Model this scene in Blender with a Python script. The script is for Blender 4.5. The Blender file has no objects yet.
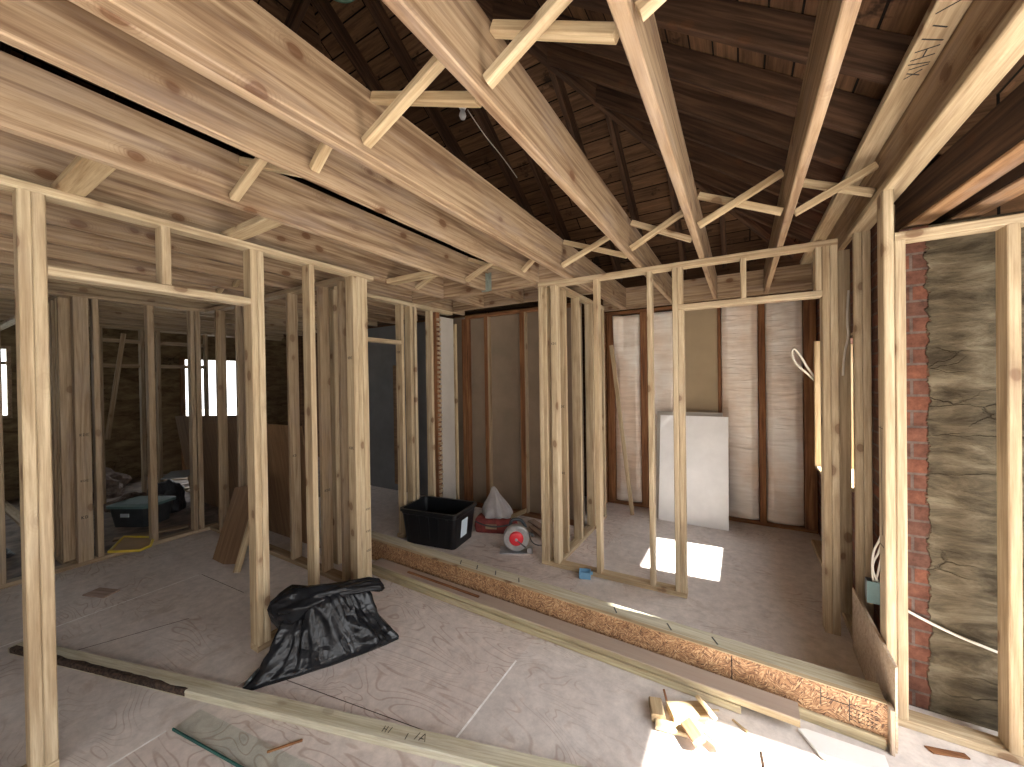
import bpy, bmesh, math, random
from mathutils import Vector, Matrix, noise

random.seed(7)
SC = bpy.context.scene
COL = SC.collection

# ------------------------------------------------------------------ camera
F_PX = 383.56
YAW, PITCH, ROLL = 0.53897, -0.00755, -0.01495
cy, sy = math.cos(YAW), math.sin(YAW); cp, sp = math.cos(PITCH), math.sin(PITCH)
fw = Vector((-sy*cp, cy*cp, sp)); rt = Vector((cy, sy, 0)); up = rt.cross(fw)
r2 = rt*math.cos(ROLL) + up*math.sin(ROLL); u2 = up*math.cos(ROLL) - rt*math.sin(ROLL)
cam = bpy.data.cameras.new('camera'); cam.sensor_fit = 'HORIZONTAL'; cam.sensor_width = 36
cam.lens = F_PX/1024*36; cam.clip_start = 0.02
camo = bpy.data.objects.new('camera', cam); COL.objects.link(camo)
camo.matrix_world = Matrix(((r2.x, u2.x, -fw.x, 0), (r2.y, u2.y, -fw.y, 0), (r2.z, u2.z, -fw.z, 1.6), (0, 0, 0, 1)))
SC.camera = camo

# ------------------------------------------------------------------ light
W = bpy.data.worlds.new('world'); SC.world = W; W.use_nodes = True
wn = W.node_tree.nodes; wl = W.node_tree.links
for n in list(wn): wn.remove(n)
wo = wn.new('ShaderNodeOutputWorld'); wb = wn.new('ShaderNodeBackground')
wb.inputs[0].default_value = (0.97, 0.98, 1.0, 1); wb.inputs[1].default_value = 7.0
wl.new(wb.outputs[0], wo.inputs[0])
wt = wn.new('ShaderNodeTexCoord'); wx = wn.new('ShaderNodeSeparateXYZ'); wr = wn.new('ShaderNodeMapRange');
wl.new(wt.outputs['Generated'], wx.inputs[0]); wl.new(wx.outputs[2], wr.inputs['Value'])
wr.inputs['From Min'].default_value = 0.0; wr.inputs['From Max'].default_value = 0.6
wr.inputs['To Min'].default_value = 3.0; wr.inputs['To Max'].default_value = 11.0      # hazy bright overhead sky
wl.new(wr.outputs[0], wb.inputs[1])
sun = bpy.data.lights.new('sun', 'SUN'); sun.energy = 62; sun.angle = 0.02; sun.color = (1, 0.95, 0.86)
suno = bpy.data.objects.new('sun', sun); COL.objects.link(suno)
suno.rotation_euler = Vector((-1, -0.09, -1.15)).to_track_quat('-Z', 'Y').to_euler()
PORTALS = []
def portal(loc, size, direction):
    l = bpy.data.lights.new('window_portal', 'AREA'); l.shape = 'RECTANGLE'; l.size, l.size_y = size
    l.cycles.is_portal = True
    o = bpy.data.objects.new('window_portal', l); COL.objects.link(o); o.location = loc
    o.rotation_euler = Vector(direction).to_track_quat('-Z', 'Z').to_euler()
vs = SC.view_settings
SC.display_settings.display_device = 'sRGB'
vs.view_transform = 'Standard'; vs.look = 'None'; vs.gamma = 1.0; vs.use_curve_mapping = False
vs.exposure = 0.04
SC.cycles.max_bounces = 10; SC.cycles.diffuse_bounces = 8; SC.cycles.transparent_max_bounces = 12
SC.cycles.use_denoising = True; SC.cycles.sample_clamp_indirect = 10
try: SC.cycles.denoising_prefilter = 'ACCURATE'
except Exception: pass

# ------------------------------------------------------------------ materials
def new_mat(name):
    m = bpy.data.materials.new(name); m.use_nodes = True
    return m, m.node_tree.nodes, m.node_tree.links, m.node_tree.nodes['Principled BSDF']
def ramp(n, stops):
    r = n.new('ShaderNodeValToRGB')
    while len(r.color_ramp.elements) < len(stops): r.color_ramp.elements.new(0.5)
    for e, (p, c) in zip(r.color_ramp.elements, stops):
        e.position = p; e.color = (*c, 1) if len(c) == 3 else c
    return r
def mixc(n, l, fac, a, b, mode='MIX'):
    m = n.new('ShaderNodeMix'); m.data_type = 'RGBA'; m.blend_type = mode; m.clamp_factor = True
    for sock, v in ((m.inputs[0], fac), (m.inputs[6], a), (m.inputs[7], b)):
        if hasattr(v, 'is_linked') or isinstance(v, bpy.types.NodeSocket): l.new(v, sock)
        elif isinstance(v, (int, float)): sock.default_value = v
        else: sock.default_value = (*v, 1)
    return m.outputs[2]
def math_(n, l, op, a, b=0.0):
    m = n.new('ShaderNodeMath'); m.operation = op
    for s, v in ((m.inputs[0], a), (m.inputs[1], b)):
        if isinstance(v, bpy.types.NodeSocket): l.new(v, s)
        else: s.default_value = v
    return m.outputs[0]
def coords(n, l, scale=(1, 1, 1), rnd=True, kind='Object', distort=0):
    tc = n.new('ShaderNodeTexCoord'); mp = n.new('ShaderNodeMapping'); mp.inputs['Scale'].default_value = scale
    src = tc.outputs[kind]
    if rnd:
        oi = n.new('ShaderNodeObjectInfo'); va = n.new('ShaderNodeVectorMath'); va.operation = 'MULTIPLY_ADD'
        cb = n.new('ShaderNodeCombineXYZ')
        for i in range(3): l.new(oi.outputs['Random'], cb.inputs[i])
        va.inputs[1].default_value = (37.0, 11.3, 23.7)
        l.new(cb.outputs[0], va.inputs[0]); l.new(src, va.inputs[2]); src = va.outputs[0]
    l.new(src, mp.inputs[0]); return mp.outputs[0], src
def nz(n, l, vec, scale, detail=3, rough=0.55, dist=0.0):
    t = n.new('ShaderNodeTexNoise'); t.inputs['Scale'].default_value = scale; t.inputs['Detail'].default_value = detail
    t.inputs['Roughness'].default_value = rough; t.inputs['Distortion'].default_value = dist
    l.new(vec, t.inputs['Vector']); return t.outputs['Fac']
def bump(n, l, b, h, strength=0.2, dist=0.005):
    bp = n.new('ShaderNodeBump'); bp.inputs['Strength'].default_value = strength; bp.inputs['Distance'].default_value = dist
    l.new(h, bp.inputs['Height']); l.new(bp.outputs[0], b.inputs['Normal'])

def wood(name, light, mid, dark, knot=(0.12, 0.05, 0.02), knots=0.5, rough=0.65, stain=0.0, hue=0.10):
    """Sawn softwood: grain runs along the board's own local X."""
    m, n, l, b = new_mat(name)
    v1, src = coords(n, l, (0.9, 16, 16))
    f1 = nz(n, l, v1, 1.4, 3, 0.5, 1.2)
    v2, _ = coords(n, l, (3.0, 75, 75)); f2 = nz(n, l, v2, 1.6, 5, 0.72)
    wv = n.new('ShaderNodeTexWave'); wv.wave_type = 'RINGS'; wv.rings_direction = 'X'
    v3, _ = coords(n, l, (0.22, 7.0, 7.0)); l.new(v3, wv.inputs['Vector'])
    wv.inputs['Scale'].default_value = 1.6; wv.inputs['Distortion'].default_value = 5; wv.inputs['Detail'].default_value = 2
    wv.inputs['Detail Scale'].default_value = 1.2
    r1 = ramp(n, [(0.33, dark), (0.5, mid), (0.66, light)]); l.new(f1, r1.inputs[0])
    c = mixc(n, l, math_(n, l, 'MULTIPLY', wv.outputs['Fac'], 0.28), r1.outputs[0], dark)
    r2_ = ramp(n, [(0.32, (0.60, 0.54, 0.47)), (0.62, (1.05, 1.04, 1.03))]); l.new(f2, r2_.inputs[0])
    c = mixc(n, l, 0.7, c, r2_.outputs[0], 'MULTIPLY')
    # knots
    vk, _ = coords(n, l, (4.2, 6.5, 6.5)); vo = n.new('ShaderNodeTexVoronoi'); vo.inputs['Scale'].default_value = 1.0
    vo.inputs['Randomness'].default_value = 1.0
    nk = n.new('ShaderNodeTexNoise'); nk.inputs['Scale'].default_value = 2.0; l.new(vk, nk.inputs['Vector'])
    vm = n.new('ShaderNodeVectorMath'); vm.operation = 'MULTIPLY_ADD'; vm.inputs[1].default_value = (0.12, 0.12, 0.12)
    l.new(nk.outputs['Color'], vm.inputs[0]); l.new(vk, vm.inputs[2]); l.new(vm.outputs[0], vo.inputs['Vector'])
    rk = ramp(n, [(0.0, (1, 1, 1)), (0.12, (0.9, 0.9, 0.9)), (0.15, (0.35, 0.35, 0.35)), (0.18, (0.2, 0.2, 0.2)), (0.28, (0, 0, 0))]); l.new(vo.outputs['Distance'], rk.inputs[0])
    rg = ramp(n, [(0.12, (1, 1, 1)), (0.42, (0, 0, 0))]); l.new(vo.outputs['Distance'], rg.inputs[0])
    sn = math_(n, l, 'SINE', math_(n, l, 'MULTIPLY', vo.outputs['Distance'], 125.0)); sn = math_(n, l, 'MULTIPLY', math_(n, l, 'MAXIMUM', sn, 0.0), rg.outputs[0])
    c = mixc(n, l, math_(n, l, 'MULTIPLY', sn, 0.5*knots), c, dark)
    c = mixc(n, l, math_(n, l, 'MULTIPLY', rk.outputs[0], knots), c, knot)
    # per board tint
    oi = n.new('ShaderNodeObjectInfo')
    rt_ = ramp(n, [(0.0, (1.0 - hue, 1.0 - hue*1.4, 1.0 - hue*2.0)), (0.5, (1, 1, 1)), (1.0, (1.0, 1.0 - hue*0.25, 1.0 - hue*0.7))])
    l.new(oi.outputs['Random'], rt_.inputs[0]); c = mixc(n, l, 1.0, c, rt_.outputs[0], 'MULTIPLY')
    if stain:
        vs_, _ = coords(n, l, (1.0, 5, 5)); fs = nz(n, l, vs_, 2.1, 5, 0.7)
        rs = ramp(n, [(0.5, (0, 0, 0)), (0.68, (1, 1, 1))]); l.new(fs, rs.inputs[0])
        c = mixc(n, l, math_(n, l, 'MULTIPLY', rs.outputs[0], stain), c, (0.30, 0.25, 0.23))
    l.new(c, b.inputs['Base Color']); b.inputs['Roughness'].default_value = rough
    b.inputs['Specular IOR Level'].default_value = 0.25
    bump(n, l, b, f2, 0.15, 0.002)
    return m
def simple(name, col, rough=0.6, metal=0.0, var=0.15, scale=8, bumps=0.0, spec=0.4, rnd=True):
    m, n, l, b = new_mat(name)
    v, _ = coords(n, l, (1, 1, 1), rnd); f = nz(n, l, v, scale, 4, 0.6)
    r = ramp(n, [(0.3, tuple(x*(1-var) for x in col)), (0.7, tuple(min(1, x*(1+var)) for x in col))]); l.new(f, r.inputs[0])
    l.new(r.outputs[0], b.inputs['Base Color']); b.inputs['Roughness'].default_value = rough
    b.inputs['Metallic'].default_value = metal; b.inputs['Specular IOR Level'].default_value = spec
    if bumps: bump(n, l, b, f, bumps, 0.01)
    return m

M = {}
M['pine'] = wood('fresh_pine', (0.60, 0.50, 0.34), (0.52, 0.415, 0.27), (0.38, 0.28, 0.165), knots=0.75)
M['stud'] = wood('stud_spruce', (0.60, 0.51, 0.36), (0.52, 0.425, 0.29), (0.38, 0.29, 0.185), knots=0.75, stain=0.15)
M['joist'] = wood('joist_fir', (0.47, 0.355, 0.24), (0.37, 0.265, 0.17), (0.20, 0.125, 0.075), knots=0.85, stain=0.3, hue=0.06)
M['dull'] = wood('stud_darkened_as_shade', (0.46, 0.37, 0.26), (0.40, 0.31, 0.21), (0.29, 0.21, 0.13), knots=0.6, stain=0.3)  # darker copy of the stud wood, shade of the dim rooms put into its colour
M['old'] = wood('old_brown_lumber', (0.125, 0.070, 0.042), (0.075, 0.041, 0.025), (0.035, 0.020, 0.013), knots=0.4, rough=0.8, stain=0.0)
M['old_edge'] = wood('old_orange_lumber', (0.36, 0.22, 0.12), (0.29, 0.165, 0.085), (0.16, 0.085, 0.045), knots=0.4, rough=0.8, stain=0.35)
M['old_stud'] = wood('old_brown_stud', (0.33, 0.17, 0.08), (0.26, 0.12, 0.055), (0.14, 0.06, 0.03), knots=0.4, rough=0.8)
M['grey_wood'] = wood('weathered_plate_wood', (0.54, 0.50, 0.35), (0.47, 0.42, 0.28), (0.34, 0.28, 0.18), knots=0.3, stain=0.4)
M['dust_wood'] = wood('dusty_mauve_board', (0.50, 0.39, 0.34), (0.42, 0.32, 0.28), (0.32, 0.23, 0.19), knots=0.3, stain=0.3)
M['green_wood'] = wood('pale_treated_wood', (0.66, 0.66, 0.56), (0.60, 0.59, 0.48), (0.48, 0.45, 0.34), knots=0.35, stain=0.3)
M['ply'] = wood('sanded_plywood', (0.66, 0.56, 0.44), (0.60, 0.50, 0.39), (0.48, 0.38, 0.29), knots=0.3, stain=0.4)
M['brown_panel'] = wood('brown_particle_panel', (0.30, 0.19, 0.11), (0.26, 0.16, 0.09), (0.20, 0.12, 0.07), knots=0.0)

def wood_dust(name, base):
    m = base.copy(); m.name = name; n, l = m.node_tree.nodes, m.node_tree.links; b = n['Principled BSDF']
    src = b.inputs['Base Color'].links[0].from_socket; g = n.new('ShaderNodeNewGeometry'); sx = n.new('ShaderNodeSeparateXYZ'); l.new(g.outputs['True Normal'], sx.inputs[0])
    mr = n.new('ShaderNodeMapRange'); mr.inputs['From Min'].default_value = 0.5; mr.inputs['From Max'].default_value = 0.8; mr.inputs['To Max'].default_value = 0.8; l.new(sx.outputs[2], mr.inputs['Value'])
    l.new(mixc(n, l, mr.outputs[0], src, (0.36, 0.285, 0.25)), b.inputs['Base Color']); return m
M['dusty_pine'] = wood_dust('pine_with_dusty_top', M['grey_wood'])
def osb():
    m, n, l, b = new_mat('oriented_strand_board')
    v, _ = coords(n, l, (1, 1, 1), False)
    cols = []
    nd = nz(n, l, v, 6, 3, 0.6)
    nk = n.new('ShaderNodeTexNoise'); nk.inputs['Scale'].default_value = 9; l.new(v, nk.inputs['Vector'])
    vm = n.new('ShaderNodeVectorMath'); vm.operation = 'MULTIPLY_ADD'; vm.inputs[1].default_value = (0.03, 0.03, 0.03)
    l.new(nk.outputs['Color'], vm.inputs[0]); l.new(v, vm.inputs[2]); lay = []
    for ang in (0.55, -0.5, 1.25):
        rot = n.new('ShaderNodeMapping'); rot.inputs['Rotation'].default_value = (0, ang, 0); l.new(vm.outputs[0], rot.inputs[0])
        mp = n.new('ShaderNodeMapping'); mp.inputs['Scale'].default_value = (10, 62, 62); l.new(rot.outputs[0], mp.inputs[0])
        vo = n.new('ShaderNodeTexVoronoi'); l.new(mp.outputs[0], vo.inputs['Vector']); lay.append(vo.outputs['Color'])
    s1_ = n.new('ShaderNodeMapRange'); l.new(nz(n, l, v, 22, 2, 0.5), s1_.inputs['Value']); s1_.inputs['From Min'].default_value = 0.47; s1_.inputs['From Max'].default_value = 0.50
    s2_ = n.new('ShaderNodeMapRange'); l.new(nz(n, l, v, 31, 2, 0.5), s2_.inputs['Value']); s2_.inputs['From Min'].default_value = 0.53; s2_.inputs['From Max'].default_value = 0.56
    flk = mixc(n, l, s2_.outputs[0], mixc(n, l, s1_.outputs[0], lay[0], lay[1]), lay[2])
    r = ramp(n, [(0.0, (0.07, 0.033, 0.018)), (0.25, (0.24, 0.12, 0.058)), (0.65, (0.40, 0.23, 0.115)), (1.0, (0.62, 0.43, 0.25))])
    sp_ = n.new('ShaderNodeSeparateColor'); l.new(flk, sp_.inputs[0]); l.new(sp_.outputs[0], r.inputs[0])
    r2_ = ramp(n, [(0.35, (0.65, 0.6, 0.55)), (0.65, (1.05, 1.05, 1.05))]); l.new(nd, r2_.inputs[0])
    c = mixc(n, l, 0.8, r.outputs[0], r2_.outputs[0], 'MULTIPLY')
    l.new(c, b.inputs['Base Color']); b.inputs['Roughness'].default_value = 0.6
    bump(n, l, b, sp_.outputs[1], 0.3, 0.002)
    return m
M['osb'] = osb()

def floor_mat():
    m, n, l, b = new_mat('dusty_plywood_floor')
    v, src = coords(n, l, (1, 1, 1), False)
    big = nz(n, l, v, 0.9, 4, 0.6)
    r = ramp(n, [(0.3, (0.58, 0.53, 0.505)), (0.5, (0.68, 0.63, 0.60)), (0.72, (0.73, 0.665, 0.625))]); l.new(big, r.inputs[0])
    # cathedral plywood grain, faint
    mp = n.new('ShaderNodeMapping'); mp.inputs['Scale'].default_value = (1.1, 3.4, 1); mp.inputs['Rotation'].default_value = (0, 0, 0.1); l.new(v, mp.inputs[0])
    g = nz(n, l, mp.outputs[0], 1.3, 2, 0.4, 0.6)
    gs = math_(n, l, 'SINE', math_(n, l, 'MULTIPLY', g, 120.0))
    gr = ramp(n, [(0.70, (0, 0, 0)), (1.0, (1, 1, 1))]); l.new(gs, gr.inputs[0])
    sx = n.new('ShaderNodeSeparateXYZ'); l.new(v, sx.inputs[0])
    rough_sheet = math_(n, l, 'MULTIPLY', math_(n, l, 'GREATER_THAN', sx.outputs[0], -2.302), math_(n, l, 'LESS_THAN', sx.outputs[0], -1.115))   # one sheet laid face grain up
    msk = math_(n, l, 'ADD', nz(n, l, v, 1.7, 3, 0.6), math_(n, l, 'MULTIPLY', rough_sheet, 0.12)); mr = ramp(n, [(0.50, (0, 0, 0)), (0.62, (1, 1, 1))]); l.new(msk, mr.inputs[0])
    c = mixc(n, l, math_(n, l, 'MULTIPLY', math_(n, l, 'MULTIPLY', gr.outputs[0], mr.outputs[0]), 0.5), mixc(n, l, math_(n, l, 'MULTIPLY', rough_sheet, 0.4), r.outputs[0], (0.66, 0.56, 0.51)), (0.36, 0.24, 0.19))
    # dust, scuffs and specks
    d = nz(n, l, v, 14, 6, 0.75); dr = ramp(n, [(0.35, (0.74, 0.74, 0.75)), (0.7, (1.12, 1.11, 1.10))]); l.new(d, dr.inputs[0])
    c = mixc(n, l, 0.8, c, dr.outputs[0], 'MULTIPLY')
    sm = n.new('ShaderNodeMapping'); sm.inputs['Scale'].default_value = (8, 30, 1); sm.inputs['Rotation'].default_value = (0, 0, 0.7); l.new(v, sm.inputs[0])
    s = nz(n, l, sm.outputs[0], 1.6, 5, 0.7); srp = ramp(n, [(0.56, (0, 0, 0)), (0.75, (1, 1, 1))]); l.new(s, srp.inputs[0])
    c = mixc(n, l, math_(n, l, 'MULTIPLY', srp.outputs[0], 0.35), c, (0.62, 0.58, 0.55))
    bl = nz(n, l, v, 4.5, 5, 0.7, 0.6); br = ramp(n, [(0.575, (0, 0, 0)), (0.68, (1, 1, 1))]); l.new(bl, br.inputs[0])
    c = mixc(n, l, math_(n, l, 'MULTIPLY', br.outputs[0], 0.35), c, (0.36, 0.27, 0.22))
    l.new(c, b.inputs['Base Color']); b.inputs['Roughness'].default_value = 0.75; b.inputs['Specular IOR Level'].default_value = 0.25
    bump(n, l, b, d, 0.15, 0.003)
    return m
M['floor'] = floor_mat()

def sheathing():
    """Old roof boards, courses along the slab's local X."""
    m, n, l, b = new_mat('old_roof_boards')
    v, _ = coords(n, l, (1, 1, 1), False)
    bk = n.new('ShaderNodeTexBrick'); l.new(v, bk.inputs['Vector']); bk.offset = 0.37; bk.inputs['Scale'].default_value = 1
    bk.inputs['Brick Width'].default_value = 1.7; bk.inputs['Row Height'].default_value = 0.15; bk.inputs['Mortar Size'].default_value = 0.006
    bk.inputs['Mortar Smooth'].default_value = 0.1
    bk.inputs['Color1'].default_value = (0.175, 0.10, 0.056, 1); bk.inputs['Color2'].default_value = (0.08, 0.045, 0.026, 1); bk.inputs['Mortar'].default_value = (0.004, 0.003, 0.002, 1)
    mp = n.new('ShaderNodeMapping'); mp.inputs['Scale'].default_value = (2, 26, 26); l.new(v, mp.inputs[0])
    g = nz(n, l, mp.outputs[0], 1.2, 4, 0.7); gr = ramp(n, [(0.3, (0.4, 0.38, 0.36)), (0.7, (1.25, 1.2, 1.15))]); l.new(g, gr.inputs[0])
    c = mixc(n, l, 1.0, bk.outputs['Color'], gr.outputs[0], 'MULTIPLY')
    s = nz(n, l, v, 5, 4, 0.65); sr = ramp(n, [(0.58, (0, 0, 0)), (0.66, (1, 1, 1))]); l.new(s, sr.inputs[0])
    c = mixc(n, l, math_(n, l, 'MULTIPLY', sr.outputs[0], 0.85), c, (0.012, 0.008, 0.006))
    l.new(c, b.inputs['Base Color']); b.inputs['Roughness'].default_value = 0.85; b.inputs['Specular IOR Level'].default_value = 0.15
    return m
M['roof'] = sheathing()

def brick_plaster(name, split, plaster, soft=0.012, vert=False):
    """World x below `split` shows bare brick, above it weathered parging."""
    m, n, l, b = new_mat(name)
    v, _ = coords(n, l, (1, 1, 1), False)
    sx = n.new('ShaderNodeSeparateXYZ'); l.new(v, sx.inputs[0])
    cb = n.new('ShaderNodeCombineXYZ'); l.new(sx.outputs[1 if vert else 0], cb.inputs[0]); l.new(sx.outputs[2], cb.inputs[1])
    bk = n.new('ShaderNodeTexBrick'); l.new(cb.outputs[0], bk.inputs['Vector']); bk.inputs['Scale'].default_value = 1
    bk.inputs['Brick Width'].default_value = 0.2; bk.inputs['Row Height'].default_value = 0.075; bk.inputs['Mortar Size'].default_value = 0.006
    bk.inputs['Color1'].default_value = (0.17, 0.070, 0.043, 1); bk.inputs['Color2'].default_value = (0.10, 0.054, 0.040, 1); bk.inputs['Mortar'].default_value = (0.13, 0.10, 0.085, 1)
    nb = nz(n, l, v, 18, 5, 0.7); rb = ramp(n, [(0.3, (0.55, 0.5, 0.5)), (0.7, (1.3, 1.25, 1.25))]); l.new(nb, rb.inputs[0])
    cbk = mixc(n, l, 1.0, bk.outputs['Color'], rb.outputs[0], 'MULTIPLY')
    mp = n.new('ShaderNodeMapping'); mp.inputs['Scale'].default_value = (2.2, 2.2, 7); l.new(v, mp.inputs[0])
    pl = nz(n, l, mp.outputs[0], 1.6, 8, 0.68, 0.4)
    a, c2, d3 = plaster
    rp = ramp(n, [(0.36, a), (0.5, c2), (0.64, d3)]); l.new(pl, rp.inputs[0])
    mc = n.new('ShaderNodeMapping'); mc.inputs['Scale'].default_value = (2.0, 2.0, 7.5); l.new(v, mc.inputs[0])
    vc = n.new('ShaderNodeTexVoronoi'); vc.feature = 'DISTANCE_TO_EDGE'; vc.inputs['Scale'].default_value = 1.1
    dn = n.new('ShaderNodeTexNoise'); dn.inputs['Scale'].default_value = 5; dn.inputs['Detail'].default_value = 6; l.new(v, dn.inputs['Vector'])
    dm = n.new('ShaderNodeVectorMath'); dm.operation = 'MULTIPLY_ADD'; dm.inputs[1].default_value = (0.9, 0.9, 0.9); l.new(dn.outputs['Color'], dm.inputs[0]); l.new(mc.outputs[0], dm.inputs[2])
    l.new(dm.outputs[0], vc.inputs['Vector']); rc = ramp(n, [(0.0, (1, 1, 1)), (0.02, (0, 0, 0))]); l.new(vc.outputs['Distance'], rc.inputs[0])
    msk = nz(n, l, v, 3.0, 2, 0.5); mrr = ramp(n, [(0.48, (0, 0, 0)), (0.6, (1, 1, 1))]); l.new(msk, mrr.inputs[0])
    crack = math_(n, l, 'MULTIPLY', rc.outputs[0], mrr.outputs[0])
    cpl = mixc(n, l, math_(n, l, 'MULTIPLY', crack, 0.75), rp.outputs[0], (0.04, 0.03, 0.02))
    edge = math_(n, l, 'ADD', sx.outputs[1 if vert else 0], math_(n, l, 'MULTIPLY', math_(n, l, 'SUBTRACT', nz(n, l, v, 9, 4, 0.7), 0.5), 0.10))
    re = n.new('ShaderNodeMapRange'); re.inputs['From Min'].default_value = split-soft*0.3; re.inputs['From Max'].default_value = split+soft*0.3; l.new(edge, re.inputs['Value'])
    c = mixc(n, l, re.outputs[0], cbk, cpl)
    l.new(c, b.inputs['Base Color']); b.inputs['Roughness'].default_value = 0.9; b.inputs['Specular IOR Level'].default_value = 0.15
    h = mixc(n, l, re.outputs[0], bk.outputs['Fac'], pl)
    hh = n.new('ShaderNodeMath'); hh.operation = 'ADD'
    inv = math_(n, l, 'MULTIPLY', bk.outputs['Fac'], -0.6)
    hb = n.new('ShaderNodeMix'); hb.data_type = 'FLOAT'; l.new(re.outputs[0], hb.inputs[0]); l.new(inv, hb.inputs[2]); l.new(math_(n, l, 'SUBTRACT', pl, math_(n, l, 'MULTIPLY', crack, 0.5)), hb.inputs[3])
    l.new(math_(n, l, 'ADD', hb.outputs[0], math_(n, l, 'MULTIPLY', nb, 0.3)), hh.inputs[0]); bump(n, l, b, hh.outputs[0], 0.9, 0.02)
    return m
M['brickwall'] = brick_plaster('parged_brick', 0.752, ((0.04, 0.031, 0.02), (0.10, 0.081, 0.053), (0.19, 0.16, 0.11)))
M['brickside'] = brick_plaster('old_soft_brick', 90.0, ((0.2, 0.2, 0.2),)*3, vert=True)
M['farplaster'] = brick_plaster('dim_parged_brick', -40.0, ((0.10, 0.07, 0.04), (0.17, 0.125, 0.07), (0.24, 0.18, 0.10)), vert=True)

M['drywall_back'] = simple('brown_paper_drywall', (0.25, 0.19, 0.135), 0.9, var=0.12, scale=3)
M['drywall_grey'] = simple('grey_paper_drywall', (0.42, 0.385, 0.34), 0.9, var=0.08, scale=3)
M['drywall_tan'] = simple('tan_paper_board', (0.36, 0.28, 0.18), 0.9, var=0.08, scale=3)
M['drywall_white'] = simple('white_gypsum_board', (0.80, 0.80, 0.80), 0.7, var=0.05, scale=5)
M['blue_wall'] = simple('blue_grey_paint', (0.17, 0.172, 0.178), 0.7, var=0.15, scale=3)
M['block'] = simple('pale_rendered_wall', (0.55, 0.52, 0.48), 0.9, var=0.1)
M['black_plastic'] = simple('black_tote_plastic', (0.006, 0.0065, 0.008), 0.35, var=0.3, spec=0.5)
M['paper'] = simple('white_label_paper', (0.62, 0.72, 0.80), 0.6, var=0.03)
M['ink'] = simple('black_ink', (0.02, 0.02, 0.02), 0.7, var=0.1)
M['red'] = simple('red_plastic', (0.62, 0.03, 0.04), 0.4, var=0.1)
M['dark_red'] = simple('dark_red_fabric', (0.20, 0.035, 0.03), 0.7, var=0.4, scale=12)
M['steel'] = simple('brushed_steel', (0.62, 0.64, 0.66), 0.35, 0.9, var=0.15, scale=20)
M['darkmetal'] = simple('dark_metal', (0.07, 0.075, 0.08), 0.45, 0.5, var=0.2)
M['yellow'] = simple('yellow_plastic_rim', (0.55, 0.40, 0.04), 0.5, var=0.1)
M['teal'] = simple('teal_grey_plastic', (0.12, 0.20, 0.20), 0.5, var=0.15)
M['cable'] = simple('white_cable_jacket', (0.72, 0.68, 0.60), 0.5, var=0.05)
M['green_cable'] = simple('dark_green_cable', (0.03, 0.07, 0.045), 0.5, var=0.1)
M['bluebox'] = simple('pale_blue_plastic', (0.16, 0.34, 0.52), 0.45, var=0.1)
M['galv'] = simple('galvanised_hanger', (0.22, 0.25, 0.22), 0.6, 0.3, var=0.2, scale=30)
M['debris'] = simple('dim_construction_debris', (0.17, 0.13, 0.11), 0.9, var=0.5, scale=14)
M['dark_sheet'] = simple('dark_tarpaulin', (0.035, 0.035, 0.04), 0.6, var=0.4, scale=10, bumps=0.3)
M['seam'] = simple('pale_seam_filler', (0.92, 0.90, 0.87), 0.9, var=0.25, scale=20)
M['gap'] = simple('dark_floor_gap', (0.06, 0.045, 0.04), 0.9, var=0.2)
M['bark'] = simple('dark_bark_edge', (0.055, 0.035, 0.025), 0.95, var=0.9, scale=60, bumps=0.6)
M['ground'] = simple('grey_yard', (0.22, 0.22, 0.21), 0.9, var=0.1)
M['porcelain'] = simple('white_porcelain', (0.70, 0.72, 0.74), 0.3, var=0.03)
M['white_bag'] = simple('translucent_plastic_bag', (0.34, 0.32, 0.32), 0.35, var=0.15, scale=9, bumps=0.3)

def bagmat():
    m, n, l, b = new_mat('black_bin_liner')
    v, _ = coords(n, l, (1, 1, 1), False)
    mp = n.new('ShaderNodeMapping'); mp.inputs['Scale'].default_value = (3, 3, 5); mp.inputs['Rotation'].default_value = (0.4, 0.5, 0.3); l.new(v, mp.inputs[0])
    a = nz(n, l, mp.outputs[0], 1.6, 4, 0.55, 1.5)
    r = ramp(n, [(0.3, (0.006, 0.0065, 0.008)), (0.75, (0.018, 0.019, 0.022))]); l.new(a, r.inputs[0]); l.new(r.outputs[0], b.inputs['Base Color'])
    b.inputs['Roughness'].default_value = 0.18; b.inputs['Specular IOR Level'].default_value = 0.22
    vo = n.new('ShaderNodeTexVoronoi'); vo.feature = 'F1'; vo.inputs['Scale'].default_value = 2.2; 
    vm = n.new('ShaderNodeVectorMath'); vm.operation = 'MULTIPLY_ADD'; vm.inputs[1].default_value = (1.2, 1.2, 1.2)
    nk = n.new('ShaderNodeTexNoise'); nk.inputs['Scale'].default_value = 1.5; nk.inputs['Detail'].default_value = 3
    l.new(mp.outputs[0], nk.inputs['Vector']); l.new(nk.outputs['Color'], vm.inputs[0]); l.new(mp.outputs[0], vm.inputs[2]); l.new(vm.outputs[0], vo.inputs['Vector'])
    bump(n, l, b, math_(n, l, 'ADD', math_(n, l, 'MULTIPLY', a, 0.5), vo.outputs['Distance']), 0.22, 0.03)
    return m
M['bag'] = bagmat()

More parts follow.
